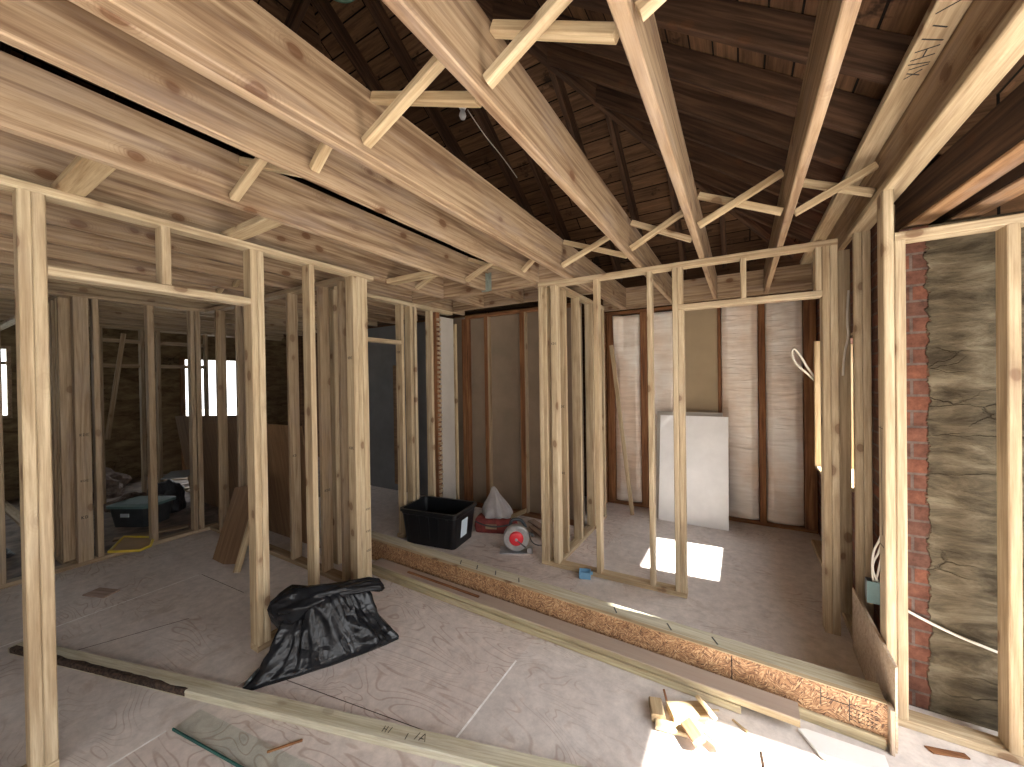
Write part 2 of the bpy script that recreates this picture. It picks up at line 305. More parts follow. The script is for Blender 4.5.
def plastic_sheet():
    m, n, l, b = new_mat('poly_sheet_over_insulation')
    v, _ = coords(n, l, (1, 1, 1), False)
    a = nz(n, l, v, 2.0, 4, 0.6)
    r = ramp(n, [(0.35, (0.74, 0.60, 0.48)), (0.6, (0.82, 0.77, 0.71))]); l.new(a, r.inputs[0])
    sx = n.new('ShaderNodeSeparateXYZ'); l.new(v, sx.inputs[0])
    g = n.new('ShaderNodeTexNoise'); g.inputs['Scale'].default_value = 1.0; g.inputs['Detail'].default_value = 3; g.inputs['Distortion'].default_value = 0.8
    mp = n.new('ShaderNodeMapping'); mp.inputs['Scale'].default_value = (3, 3, 22); mp.inputs['Rotation'].default_value = (0, 0.35, 0); l.new(v, mp.inputs[0]); l.new(mp.outputs[0], g.inputs['Vector'])
    rr = ramp(n, [(0.35, (0.88, 0.85, 0.82)), (0.65, (1.05, 1.05, 1.05))]); l.new(g.outputs['Fac'], rr.inputs[0])
    c = mixc(n, l, 0.8, r.outputs[0], rr.outputs[0], 'MULTIPLY')
    l.new(c, b.inputs['Base Color']); b.inputs['Roughness'].default_value = 0.28; b.inputs['Specular IOR Level'].default_value = 0.6
    bump(n, l, b, g.outputs['Fac'], 0.6, 0.02)
    return m
M['poly'] = plastic_sheet()
def glassmat():
    m, n, l, b = new_mat('thin_window_glass')
    out = n['Material Output']; tr = n.new('ShaderNodeBsdfTransparent'); gl = n.new('ShaderNodeBsdfGlossy'); gl.inputs['Roughness'].default_value = 0.05
    tr.inputs[0].default_value = (0.94, 0.97, 0.96, 1); mx = n.new('ShaderNodeMixShader'); mx.inputs[0].default_value = 0.03
    l.new(tr.outputs[0], mx.inputs[1]); l.new(gl.outputs[0], mx.inputs[2]); l.new(mx.outputs[0], out.inputs[0])
    return m
M['glass'] = glassmat()
M['glass_edge'] = simple('teal_glass_edge', (0.02, 0.09, 0.08), 0.2, var=0.2)

# ------------------------------------------------------------------ helpers
def link(name, me, mat, parent=None, mats=None):
    o = bpy.data.objects.new(name, me); COL.objects.link(o)
    for mm in (mats or [mat]): me.materials.append(mm)
    if parent is not None:
        o.parent = parent
    return o
def tag(o, label, cat, group=None, kind=None):
    o['label'] = label; o['category'] = cat
    if group: o['group'] = group
    if kind: o['kind'] = kind
    return o
def thing(name, label, cat, loc=(0, 0, 0), group=None, rz=0.0):
    o = bpy.data.objects.new(name, None); COL.objects.link(o); o.location = loc; o.rotation_euler = (0, 0, rz)
    o.empty_display_size = 0.05
    return tag(o, label, cat, group)
def chamfer_mesh(L, w, t, c=0.0042, wav=0.0):
    """Beam along local X from 0..L, w along Y, t along Z, centred."""
    c = min(c, w*0.2, t*0.2)
    prof = [(-w/2+c, -t/2), (w/2-c, -t/2), (w/2, -t/2+c), (w/2, t/2-c), (w/2-c, t/2), (-w/2+c, t/2), (-w/2, t/2-c), (-w/2, -t/2+c)]
    segs = 1 if wav == 0 else 6
    vs_, fs = [], []
    for i in range(segs+1):
        x = L*i/segs; oy = wav*math.sin(math.pi*i/segs)
        for (y, z) in prof: vs_.append((x, y+oy, z))
    for i in range(segs):
        a = i*8; b_ = a+8
        for k in range(8):
            k2 = (k+1) % 8; fs.append((a+k, a+k2, b_+k2, b_+k))
    fs.append(tuple(range(7, -1, -1))); fs.append(tuple(range(segs*8, segs*8+8)))
    me = bpy.data.meshes.new('beam'); me.from_pydata(vs_, [], fs)
    bm = bmesh.new(); bm.from_mesh(me); bmesh.ops.recalc_face_normals(bm, faces=bm.faces); bm.to_mesh(me); bm.free()
    return me
def beam(name, mat, p0, p1, w, t, wdir, parent=None, wav=0.0):
    """Board from p0 to p1 (centre line); w is its size along wdir, t the other."""
    p0 = Vector(p0); p1 = Vector(p1); X = (p1-p0); L = X.length; X.normalize()
    Y = Vector(wdir); Y = (Y - X*Y.dot(X)).normalized(); Z = X.cross(Y)
    o = link(name, chamfer_mesh(L, w, t, wav=wav), mat)
    m = Matrix(((X.x, Y.x, Z.x, p0.x), (X.y, Y.y, Z.y, p0.y), (X.z, Y.z, Z.z, p0.z), (0, 0, 0, 1)))
    if parent is not None:
        pm = Matrix.Translation(parent.location) @ parent.rotation_euler.to_matrix().to_4x4()
        o.parent = parent; o.matrix_local = pm.inverted() @ m
    else: o.matrix_world = m
    return o
def bb(name, mat, x0, x1, y0, y1, z0, z1, parent=None, wav=0.0):
    """Axis aligned board given by its bounds, grain along its longest side."""
    d = (x1-x0, y1-y0, z1-z0); c = ((x0+x1)/2, (y0+y1)/2, (z0+z1)/2); a = d.index(max(d))
    if a == 0: return beam(name, mat, (x0, c[1], c[2]), (x1, c[1], c[2]), d[1], d[2], (0, 1, 0), parent, wav)
    if a == 1: return beam(name, mat, (c[0], y0, c[2]), (c[0], y1, c[2]), d[0], d[2], (1, 0, 0), parent, wav)
    return beam(name, mat, (c[0], c[1], z0), (c[0], c[1], z1), d[0], d[1], (1, 0, 0), parent, wav)
def boxes_mesh(name, mat, boxes, parent=None, origin=(0, 0, 0)):
    vs_, fs = [], []
    for (x0, x1, y0, y1, z0, z1) in boxes:
        k = len(vs_)
        vs_ += [(x-origin[0], y-origin[1], z-origin[2]) for x in (x0, x1) for y in (y0, y1) for z in (z0, z1)]
        fs += [tuple(k+i for i in f) for f in ((0, 1, 3, 2), (4, 6, 7, 5), (0, 4, 5, 1), (2, 3, 7, 6), (0, 2, 6, 4), (1, 5, 7, 3))]
    me = bpy.data.meshes.new(name); me.from_pydata(vs_, [], fs)
    o = link(name, me, mat, parent); o.location = origin
    return o
def struct(o, label=None):
    o['kind'] = 'structure'
    if label: o['label'] = label; o['category'] = 'structure'
    return o
def wall_x(name, mat, x0, x1, y0, y1, z1, holes, z0=0.0):
    """Wall lying in the Y direction with openings (ya, yb, za, zb)."""
    bx = []; cur = y0
    for (a, b_, za, zb) in sorted(holes):
        if a > cur: bx.append((x0, x1, cur, a, z0, z1))
        if za > z0: bx.append((x0, x1, a, b_, z0, za))
        if zb < z1: bx.append((x0, x1, a, b_, zb, z1))
        cur = b_
    if cur < y1: bx.append((x0, x1, cur, y1, z0, z1))
    return struct(boxes_mesh(name, mat, bx))
def wall_y(name, mat, x0, x1, y0, y1, z1, holes, z0=0.0):
    bx = []; cur = x0
    for (a, b_, za, zb) in sorted(holes):
        if a > cur: bx.append((cur, a, y0, y1, z0, z1))
        if za > z0: bx.append((a, b_, y0, y1, z0, za))
        if zb < z1: bx.append((a, b_, y0, y1, zb, z1))
        cur = b_
    if cur < x1: bx.append((cur, x1, y0, y1, z0, z1))
    return struct(boxes_mesh(name, mat, bx))
def tube(name, mat, pts, r, parent=None, smooth=True, res=6):
    cu = bpy.data.curves.new(name, 'CURVE'); cu.dimensions = '3D'; cu.bevel_depth = r; cu.bevel_resolution = 2; cu.resolution_u = res
    sp_ = cu.splines.new('NURBS' if smooth else 'POLY'); sp_.points.add(len(pts)-1)
    for p, q in zip(sp_.points, pts): p.co = (*q, 1)
    if smooth: sp_.use_endpoint_u = True; sp_.order_u = 3
    tmp = bpy.data.objects.new('tmp', cu); COL.objects.link(tmp)
    dg = bpy.context.evaluated_depsgraph_get(); me = bpy.data.meshes.new_from_object(tmp.evaluated_get(dg))
    bpy.data.objects.remove(tmp); 
    o = link(name, me, mat, parent)
    for p in me.polygons: p.use_smooth = True
    return o
def lathe(name, mat, prof, parent=None, seg=28, loc=(0, 0, 0), rot=None, smooth=True):
    """profile of (r, z)"""
    vs_, fs = [], []
    for (r, z) in prof:
        for k in range(seg):
            a = 2*math.pi*k/seg; vs_.append((r*math.cos(a), r*math.sin(a), z))
    for i in range(len(prof)-1):
        for k in range(seg):
            k2 = (k+1) % seg; fs.append((i*seg+k, i*seg+k2, (i+1)*seg+k2, (i+1)*seg+k))
    fs.append(tuple(range(seg-1, -1, -1))); fs.append(tuple(range((len(prof)-1)*seg, len(prof)*seg)))
    me = bpy.data.meshes.new(name); me.from_pydata(vs_, [], fs)
    o = link(name, me, mat, parent); o.location = loc
    if rot: o.rotation_euler = rot
    if smooth:
        for p in me.polygons: p.use_smooth = len(p.vertices) == 4
    return o

# ------------------------------------------------------------------ setting
H = 2.44; D = 0.245; HT = H+D
fl = struct(boxes_mesh('floor', M['floor'], [(-5.11, 1.65, -2.8, 5.2, -0.1, 0.0)]))
M['old_floor'] = simple('old_dark_floorboards', (0.20, 0.155, 0.13), 0.85, var=0.5, scale=6)
struct(boxes_mesh('floor', M['old_floor'], [(-9.2, -5.11, -2.8, 5.2, -0.1, 0.0)]))
def seam(x0, y0, x1, y1, w, mat):
    beam('seam', mat, (x0, y0, 0.0006), (x1, y1, 0.0006), w, 0.001, (y1-y0, -(x1-x0), 0), fl)
for s in ((-3.945, 0.0, -3.945, 1.40), (-2.302, -1.0, -2.302, 0.68), (-2.31, 0.95, -2.325, 1.10), (-1.112, 1.30, -1.118, 1.87), (-1.10, -0.6, -1.105, 0.9), (0.1, -0.3, 0.1, 1.0)):
    seam(*s, 0.010, M['seam'])
for s in ((-3.93, 1.415, -3.30, 1.45), (-3.49, 0.60, -3.27, 1.10), (-2.3, 1.10, -1.1, 1.31)):
    seam(*s, 0.004, M['gap'])
struct(boxes_mesh('ground', M['ground'], [(-40, 40, -40, 40, -0.6, -0.45)]))

# right wall of the addition, with tall windows out of frame that light the room
wall_x('wall_right', M['block'], 1.5, 1.7, -2.8, 2.56, 2.985, [(0.95, 2.14, 0.30, 2.34), (-0.75, 0.25, 0.30, 2.34), (-2.4, -1.2, 0.30, 2.34)])
wall_y('wall_near', M['block'], -9.2, 1.7, -3.0, -2.8, 5.4, [(-0.6, 0.7, 0.8, 2.3)])
wall_x('wall_left', M['farplaster'], -9.2, -9.0, -2.8, 5.2, 2.7, [(0.15, 1.045, 1.17, 2.2), (3.03, 3.98, 0.0, 2.1)])
wall_y('wall_far', M['roof'], -9.2, 0.9, 5.0, 5.2, 2.90, [])
wall_y('wall_brick', M['brickwall'], 0.66, 1.7, 2.56, 2.80, 2.30, [])
wall_x('wall_bay_right', M['brickside'], 0.66, 0.88, 2.80, 5.0, 2.72, [(3.45, 4.2, 0.82, 1.86)])
wall_y('wall_upper_boards', M['roof'], 0.66, 1.7, 2.80, 2.86, 2.95, [], z0=2.0)
wall_y('wall_rear_left', M['blue_wall'], -5.1, -3.34, 3.98, 4.06, 2.44, [])
portal((1.5, 1.545, 1.32), (1.19, 2.04), (-1, 0, 0)); portal((1.5, -0.25, 1.32), (1.0, 2.04), (-1, 0, 0)); portal((1.5, -1.8, 1.32), (1.2, 2.04), (-1, 0, 0))
portal((0.05, -2.8, 1.55), (1.3, 1.5), (0, 1, 0))
portal((-9.0, 0.6, 1.685), (0.9, 1.03), (1, 0, 0)); portal((-9.0, 3.5, 1.05), (0.95, 2.1), (1, 0, 0)); portal((0.66, 3.825, 1.35), (0.75, 1.1), (-1, 0, 0))

# windows in view
w1 = thing('window_1', 'bright double-hung window in the far left wall', 'window', (-9.05, 0.6, 1.17)); w1['kind'] = 'structure'
def frame_x(parent, x, y0, y1, z0, z1, t=0.05, bar=None, depth=0.06, mat='dull'):
    ox, oy, oz = parent.location
    def part(nm, a, b_, c, d): boxes_mesh(nm, M[mat], [(x-depth/2-ox, x+depth/2-ox, a-oy, b_-oy, c-oz, d-oz)], parent)
    part('frame_stile', y0, y0+t, z0, z1); part('frame_stile', y1-t, y1, z0, z1); part('frame_rail', y0+t, y1-t, z0, z0+t); part('frame_rail', y0+t, y1-t, z1-t, z1)
    if bar: part('meeting_rail', y0+t, y1-t, bar-0.02, bar+0.02)
    boxes_mesh('pane', M['glass'], [(x-0.003-ox, x+0.003-ox, y0+t-oy, y1-t-oy, z0+t-oz, z1-t-oz)], parent)
frame_x(w1, -9.05, 0.15, 1.045, 1.17, 2.2, 0.04, 1.96)
w2 = thing('window_2', 'sunlit window opening with raw pine jambs in the bay side wall', 'window', (0.76, 3.825, 0.8)); w2['kind'] = 'structure'
for nm, b_ in (('window_sill', (0.545, 0.88, 3.45, 4.2, 0.80, 0.825)), ('window_jamb', (0.540, 0.88, 4.175, 4.2, 0.825, 1.9)), ('window_jamb', (0.66, 0.88, 3.45, 3.475, 0.825, 1.9)), ('window_head', (0.66, 0.88, 3.475, 4.175, 1.875, 1.9))):
    bb(nm, M['pine'], *b_, parent=w2)

# ------------------------------------------------------------------ roof
def plane_slab(name, mat, quad, t, xdir):
    """A thick slab whose underside is the quad; local X along xdir."""
    P_ = [Vector(q) for q in quad]; nrm = (P_[1]-P_[0]).cross(P_[2]-P_[0]).normalized()
    if nrm.z < 0: nrm = -nrm
    X = Vector(xdir).normalized(); Z = nrm; Y = Z.cross(X).normalized(); X = Y.cross(Z)
    R = Matrix((X, Y, Z)).transposed(); o0 = P_[0]; Ri = R.transposed()
    lo = [Ri @ (p-o0) for p in P_]; n_ = len(lo)
    vs_ = [tuple(p) for p in lo]+[(p.x, p.y, p.z+t) for p in lo]
    fs = [tuple(range(n_)), tuple(range(2*n_-1, n_-1, -1))]+[(i, (i+1) % n_, n_+(i+1) % n_, n_+i) for i in range(n_)]
    me = bpy.data.meshes.new(name); me.from_pydata(vs_, [], fs)
    bm = bmesh.new(); bm.from_mesh(me); bmesh.ops.recalc_face_normals(bm, faces=bm.faces); bm.to_mesh(me); bm.free()
    o = link(name, me, mat); o.matrix_world = Matrix.Translation(o0) @ R.to_4x4()
    return struct(o)
RD = 0.15; s1, s2 = 0.75, 0.65; off1 = RD*math.hypot(1, s1); off2 = RD*math.hypot(1, s2)
c1 = 3.154+off1; c2 = 6.0+off2          # sheathing undersides: z=c1-s1 x, z=c2-s2 y
XR = -2.6; zr = c1-s1*XR; YR = (c2-zr)/s2
def hipx(y): return (s2*y-c2+c1)/s1
xe = 0.72; ye = 5.15
zc = c1-s1*xe
plane_slab('ceiling_roof_right', M['roof'], [(xe, -2.8, c1-s1*xe), (xe, (c2-zc)/s2, zc), (XR, YR, zr), (XR, -2.8, zr)], 0.03, (0, 1, 0))
XL = 2*XR-xe
plane_slab('ceiling_roof_rear', M['roof'], [(xe, (c2-zc)/s2, zc), (XL, (c2-zc)/s2, zc), (XR, YR, zr)], 0.03, (1, 0, 0))
plane_slab('ceiling_roof_left', M['roof'], [(XL, -2.8, zc), (XL, (c2-zc)/s2, zc), (XR, YR, zr), (XR, -2.8, zr)], 0.03, (0, 1, 0))
plane_slab('ceiling_deck', M['roof'], [(-9.2, -2.8, HT+0.003), (-2.10, -2.8, HT+0.003), (-2.10, 5.0, HT+0.003), (-9.2, 5.0, HT+0.003)], 0.03, (1, 0, 0))
plane_slab('ceiling_addition', M['roof'], [(0.62, -2.8, 2.94), (1.7, -2.8, 2.94), (1.7, 2.86, 2.94), (0.62, 2.86, 2.94)], 0.03, (0, 1, 0))

def rafter(a, b_, grp, label, t=0.045, d=RD, name='roof_rafter', mat='old'):
    a = Vector(a); b_ = Vector(b_); X = (b_-a).normalized(); side = X.cross(Vector((0, 0, 1))).normalized(); dn = side.cross(X)
    if dn.z > 0: dn = -dn
    g = dn*(d/2+0.002)
    o = beam(name, M[mat], a+g, b_+g, t, d, side); return tag(o, label, 'rafter', grp)
ORD = ['first', 'second', 'third', 'fourth', 'fifth', 'sixth', 'seventh', 'eighth', 'ninth', 'tenth', 'eleventh', 'twelfth', 'thirteenth']
ys = [4.25, 3.88, 3.52, 3.17, 2.84, 2.50, 2.10, 1.66, 1.22, 0.78, 0.34, -0.1]
for i, y in enumerate(ys):
    xh = max(hipx(y)+0.05, XR+0.03)
    rafter((0.66, y, c1-s1*0.66), (xh, y, c1-s1*xh), 'old rafters of the right roof slope', 'old dark rafter on right roof slope, %s from back corner' % ORD[i])
for i, x in enumerate([-0.15, -0.56, -0.965, -1.31, -1.79, -2.10, -2.55, -3.0, -3.45]):
    if x >= XR: y0 = (c2-c1+s1*x)/s2+0.05
    else: y0 = (c2-c1+s1*(2*XR-x))/s2+0.05
    rafter((x, 4.98, c2-s2*4.98), (x, y0, c2-s2*y0), 'old rafters of the rear roof slope', 'old dark brown rafter on rear roof slope, %s from right roof corner' % ORD[i])
for i, y in enumerate([0.0, 0.5, 1.0, 1.4, 1.9, 2.4]):
    xh = XR-0.03 if y < YR else 2*XR-hipx(y)-0.05
    z = lambda x: c1-s1*(2*XR-x)
    rafter((XL+0.1, y, z(XL+0.1)), (xh, y, z(xh)), 'old rafters of the left roof slope', 'old dark rafter on the far left roof slope in deep shade, %s from camera' % ORD[i])
hc = Vector((0.5, (c2-(c1-s1*0.5))/s2, c1-s1*0.5))
rafter(hc, (XR+0.02, YR+0.02, zr), None, 'long diagonal hip rafter where the two dark roof slopes meet', d=RD+0.03)

# ------------------------------------------------------------------ ceiling joists
JG = 'new ceiling joists running away from the camera'
def joist(x0, x1, y1, label, plies=1, y0=-2.78, z0=H, z1=HT, mat='joist'):
    if plies == 1:
        o = bb('ceiling_joist', M[mat], x0, x1, y0, y1, z0, z1); return tag(o, label, 'joist', JG)
    t = thing('ceiling_joist', label, 'joist', ((x0+x1)/2, y0, z0), JG); w = (x1-x0)/plies
    for k in range(plies): bb('ply', M[mat], x0+k*w+0.0006, x0+(k+1)*w-0.0006, y0, y1, z0, z1, parent=t)
    return t
joist(0.203, 0.241, 4.64, 'new pine ceiling joist next to the white-edged eave beam, rightmost of the single joists')
joist(-0.250, -0.212, 4.64, 'new pine ceiling joist right of top centre, second single joist from the eave beam')
joist(-0.675, -0.637, 4.64, 'broad pine ceiling joist with reddish streaks crossing top centre, third from the eave beam')
joist(-1.252, -1.170, 4.64, 'doubled pine ceiling joist, largest diagonal beam across upper left', plies=2)
joist(-1.535, -1.495, 2.985, 'knotty orange-stained ceiling joist just left of the doubled joist')
joist(-2.065, -2.027, 2.985, 'pine ceiling joist below the narrow black gap at upper left')
joist(-2.612, -2.574, 2.985, 'ceiling joist lying just behind the top plate of the left stud wall')
for k, x in enumerate([-3.02, -3.43, -3.84, -4.25, -4.66, -5.12, -5.56, -6.0, -6.6, -7.2, -7.8]):
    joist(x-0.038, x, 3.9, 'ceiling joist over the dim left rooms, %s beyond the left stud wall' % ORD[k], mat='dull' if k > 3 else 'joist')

hb = thing('rear_header_beam', 'pine header beam across the back of the bay under the dark roof', 'beam', (-0.3, 4.66, H))
bb('face_board', M['joist'], -1.45, 0.655, 4.642, 4.68, H, HT, parent=hb); bb('back_board', M['joist'], -1.45, 0.655, 4.682, 4.72, H, HT, parent=hb)
mh = thing('trimmer_header_beam', 'doubled trimmer carrying joist ends above the corner wall end', 'beam', (-2.2, 3.0, H))
bb('face_board', M['joist'], -3.05, -1.256, 2.990, 3.028, H-0.002, HT, parent=mh)
bb('back_board', M['joist'], -3.05, -1.256, 3.030, 3.068, H-0.002, HT, parent=mh)
o = bb('back_trimmer_board', M['joist'], -2.98, -1.256, 3.62, 3.658, H, HT); tag(o, 'short trimmer board over the corner nook before the brown drywall', 'beam')
for k, (x, lb) in enumerate(((-1.60, 'short stub joist over the corner nook, nearest the doubled joist'), (-2.04, 'short stub joist over the corner nook, in the middle'), (-2.56, 'short stub joist over the corner nook, farthest left'))):
    o = bb('stub_joist', M['joist'], x, x+0.038, 3.07, 3.618, H, HT); tag(o, lb, 'joist', 'stub joists over the nook')
# metal hangers at the trimmer
for x, lb in ((-2.046, 'galvanised joist hanger on the joist below the black gap'),):
    o = boxes_mesh('joist_hanger', M['galv'], [(-0.024, -0.0215, -0.05, 0, 0, 0.16), (0.0215, 0.024, -0.05, 0, 0, 0.16), (-0.024, 0.024, -0.05, 0, -0.003, -0.0005), (-0.055, -0.024, -0.004, 0, 0, 0.17), (0.024, 0.055, -0.004, 0, 0, 0.17)])
    o.location = (x, 2.984, H); tag(o, lb, 'joist hanger')

# eave beam: bottom plate, web and top plate
eb = thing('eave_beam', 'built-up eave beam with pale plates and a wide smooth web, upper right', 'beam', (0.6, 1.0, H))
bb('bottom_plate', M['stud'], 0.561, 0.650, -2.78, 3.06, H, H+0.038, parent=eb)
bb('web', M['joist'], 0.588, 0.626, -2.78, 4.64, H+0.039, H+0.275, parent=eb)
bb('top_plate', M['stud'], 0.497, 0.586, -2.78, 4.64, H+0.238, H+0.276, parent=eb)
def scrawl(parent, name, org, u, v, strokes, mat='ink', t=0.004, nrm=None, dep=0.0012):
    """pencil/ink strokes as thin raised bars lying on a board face"""
    u = Vector(u).normalized(); v = Vector(v).normalized(); w = u.cross(v).normalized()
    if nrm is not None and w.dot(Vector(nrm)) < 0: w = -w
    vs_, fs = [], []
    for (a, b_, c, d) in strokes:
        p = Vector(org)+u*a+v*b_; q = Vector(org)+u*c+v*d; dr = (q-p).normalized(); s = dr.cross(w)*t/2; k = len(vs_)
        for h in (0.0001, dep):
            vs_ += [tuple(p-s+w*h), tuple(p+s+w*h), tuple(q+s+w*h), tuple(q-s+w*h)]
        fs += [(k, k+1, k+2, k+3), (k+7, k+6, k+5, k+4), (k, k+4, k+5, k+1), (k+1, k+5, k+6, k+2), (k+2, k+6, k+7, k+3), (k+3, k+7, k+4, k)]
    me = bpy.data.meshes.new(name); me.from_pydata(vs_, [], fs); o = link(name, me, M[mat])
    if parent is not None:
        o.parent = parent; pm = Matrix.Translation(parent.location) @ parent.rotation_euler.to_matrix().to_4x4(); o.matrix_local = pm.inverted()
    return o
scrawl(eb, 'pencil_marks', (0.508, 1.95, H+0.238), (0, -1, 0), (1, 0, 0), [(0, .01, .03, .05), (.03, .01, 0, .05), (.05, .01, .05, .06), (.08, .0, .06, .06), (.1, .0, .1, .06), (.1, .03, .14, .03), (.14, 0, .14, .06), (.2, 0, .16, .06), (.25, .01, .22, .05), (.3, 0, .33, .06)], nrm=(0, 0, -1))

# cross bridging
jx = [('eave beam', 0.561, 0.588), ('first single joist from the eave beam', 0.203, 0.241), ('second joist from the eave beam', -0.250, -0.212), ('reddish-streaked third joist', -0.675, -0.637), ('doubled joist', -1.252, -1.170), ('orange-stained joist', -1.535, -1.495), ('joist below the black gap', -2.065, -2.027), ('joist behind the left wall plate', -2.612, -2.574)]
BG = 'cross-bridging struts between ceiling joists'
def strut(xa, za, xb, zb, y, label):
    X = Vector((xb-xa, 0, zb-za)).normalized()
    o = beam('bridging_strut', M['pine'], Vector((xa, y, za))+X*0.012, Vector((xb, y, zb))-X*0.012, 0.036, 0.034, (0, 1, 0)); return tag(o, label, 'strut', BG)
for row, ybase, rl in ((0, 1.0, 'near row'), (1, 2.50, 'far row')):
    for k in range(len(jx)-1):
        R_, L_ = jx[k], jx[k+1]; xr = R_[1]; xl = L_[2]
        if k == 0: xr = 0.586
        if row == 0 and k == 6: continue
        y = (1.02, 0.97, 0.955, 0.955, 0.96, 0.90, 0.9)[k] if row == 0 else (2.56, 2.46, 2.64, 2.73, 2.70, 2.66, 2.62)[k]
        zlo, zhi = H+0.024, HT-0.024
        strut(xl, zlo, xr, zhi-(0.03 if k == 0 else 0), y-0.021, '%s bridging strut rising rightward to the %s' % (rl, R_[0]))
        strut(xl, zhi, xr, zlo+(0.04 if k == 0 else 0), y+0.021, '%s bridging strut falling rightward to the %s' % (rl, R_[0]))
for (x, y, n_) in ((-3.25, 1.62, 'first'), (-3.66, 1.66, 'second'), (-4.07, 1.7, 'third')):
    strut(x-0.175, H+0.03, x+0.205, HT-0.03, y, 'bridging strut seen through the wide opening over the left rooms, %s beyond the wall' % n_)
# flat blocks from wall plate to joist
for (y, lb) in ((0.457, 'flat pine block over the left wall opening, nearest the camera'), (1.088, 'flat pine block above the double stud of the left wall'), (2.30, 'flat pine block above the end post of the left wall')):
    o = bb('flat_block', M['pine'], -2.572, -2.067, y-0.045, y+0.045, H+0.001, H+0.039); tag(o, lb, 'block', 'flat blocks between wall plate and joist')

# ------------------------------------------------------------------ stud walls
def wall(label, loc): return thing('stud_wall', label, 'stud wall', loc, 'unfinished stud walls')
SH0, SH1 = 0.038, H-0.038
# left wall
lw = wall('open stud wall with doubled posts and wide header opening, nearest at left', (-2.525, 0.9, 0))
A, B = -2.569, -2.480
def sy(w, y0, y1, z0=0.0385, z1=SH1-0.0005, a=A, b=B, mat='stud', name='stud', wav=0.0): return bb(name, M[mat], a, b, y0, y1, z0, z1, parent=w, wav=wav)
bb('top_plate', M['stud'], A, B, -2.78, 2.045, SH1, H, parent=lw)
sy(lw, 0.310, 0.3475); sy(lw, 0.3485, 0.386, wav=0.002)
sy(lw, 1.160, 1.1975, wav=0.004); sy(lw, 1.1985, 1.236)
sy(lw, 1.520, 1.558, z0=0.0385)
sy(lw, 1.855, 1.893); sy(lw, 1.894, 1.932); sy(lw, 1.933, 1.985)
bb('header', M['stud'], A, B, 0.387, 1.159, 2.072, 2.110, parent=lw)
bb('cripple', M['stud'], A, B, 0.757, 0.795, 2.111, SH1-0.0005, parent=lw)
bb('bottom_plate', M['stud'], A, B, -2.78, 0.386, 0, 0.038, parent=lw); bb('bottom_plate', M['stud'], A, B, 1.160, 2.045, 0, 0.038, parent=lw)
for y in (-0.15, -0.6, -1.05, -1.5, -2.0): sy(lw, y, y+0.038)
# grade stamps on studs
def stamp(w, org, u, v, s=0.012, n_=3, nrm=None):
    """one grade stamp: short rows of tiny block letters"""
    g = {'S': [(0, 1, 1, 1), (0, 1, 0, .5), (0, .5, 1, .5), (1, .5, 1, 0), (1, 0, 0, 0)], 'T': [(0, 1, 1, 1), (.5, 1, .5, 0)], 'E': [(0, 0, 0, 1), (0, 1, 1, 1), (0, .5, .8, .5), (0, 0, 1, 0)], 'K': [(0, 0, 0, 1), (0, .5, 1, 1), (0, .5, 1, 0)], 'D': [(0, 0, 0, 1), (0, 1, .8, .8), (.8, .8, .8, .2), (.8, .2, 0, 0)]}
    st = []
    for k, ch in enumerate('KDET'[:n_]):
        for (a, b_, c, d) in g[ch]: st.append((k*s*1.5+a*s, b_*s*1.6, k*s*1.5+c*s, d*s*1.6))
    scrawl(w, 'grade_stamp', org, u, v, st, t=s*0.22, nrm=nrm)
for z in (0.62, 0.45, 0.30): stamp(lw, (B+0.0003, 1.938, z), (0, 1, 0), (0, 0, 1), 0.009, 3, (1, 0, 0))
stamp(lw, (A+0.02, 1.8547, 1.78), (1, 0, 0), (0, 0, 1), 0.012, 3, (0, -1, 0)); stamp(lw, (A+0.02, 1.8547, 1.1), (1, 0, 0), (0, 0, 1), 0.012, 3, (0, -1, 0))

# wall running back from the end post towards the corner nook
w2_ = wall('stud wall with blue room behind it, just left of the black tote', (-3.0, 2.9, 0))
a2, b2 = -3.075, -2.986
bb('top_plate', M['stud'], a2, b2, 2.05, 3.62, SH1, H, parent=w2_)
bb('bottom_plate', M['stud'], a2, b2, 2.78, 3.72, 0, 0.038, parent=w2_)
for y in (2.80, 2.925, 2.985, 3.24): sy(w2_, y, y+0.038, a=a2, b=b2)
bb('header', M['stud'], a2, b2, 2.08, 2.799, 1.99, 2.028, parent=w2_)
sy(w2_, 2.04, 2.078, a=a2, b=b2)
stamp(w2_, (a2+0.02, 2.7995, 1.9), (1, 0, 0), (0, 0, 1), 0.012, 3, (0, -1, 0))
# side wall joining left wall (X direction)
w3 = wall('dim stud wall set back behind the black bin bag', (-3.7, 1.95, 0))
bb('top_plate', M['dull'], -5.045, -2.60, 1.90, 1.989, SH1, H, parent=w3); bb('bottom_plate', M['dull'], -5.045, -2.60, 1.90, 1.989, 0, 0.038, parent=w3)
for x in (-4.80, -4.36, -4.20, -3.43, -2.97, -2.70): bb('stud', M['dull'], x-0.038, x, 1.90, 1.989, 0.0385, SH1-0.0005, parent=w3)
stamp(w3, (-3.4295+0.0003-0.0005+0.0005, 1.92, 0.95), (0, 1, 0), (0, 0, 1), 0.012, 2, (1, 0, 0)); stamp(w3, (-2.9697, 1.92, 0.7), (0, 1, 0), (0, 0, 1), 0.012, 3, (1, 0, 0))
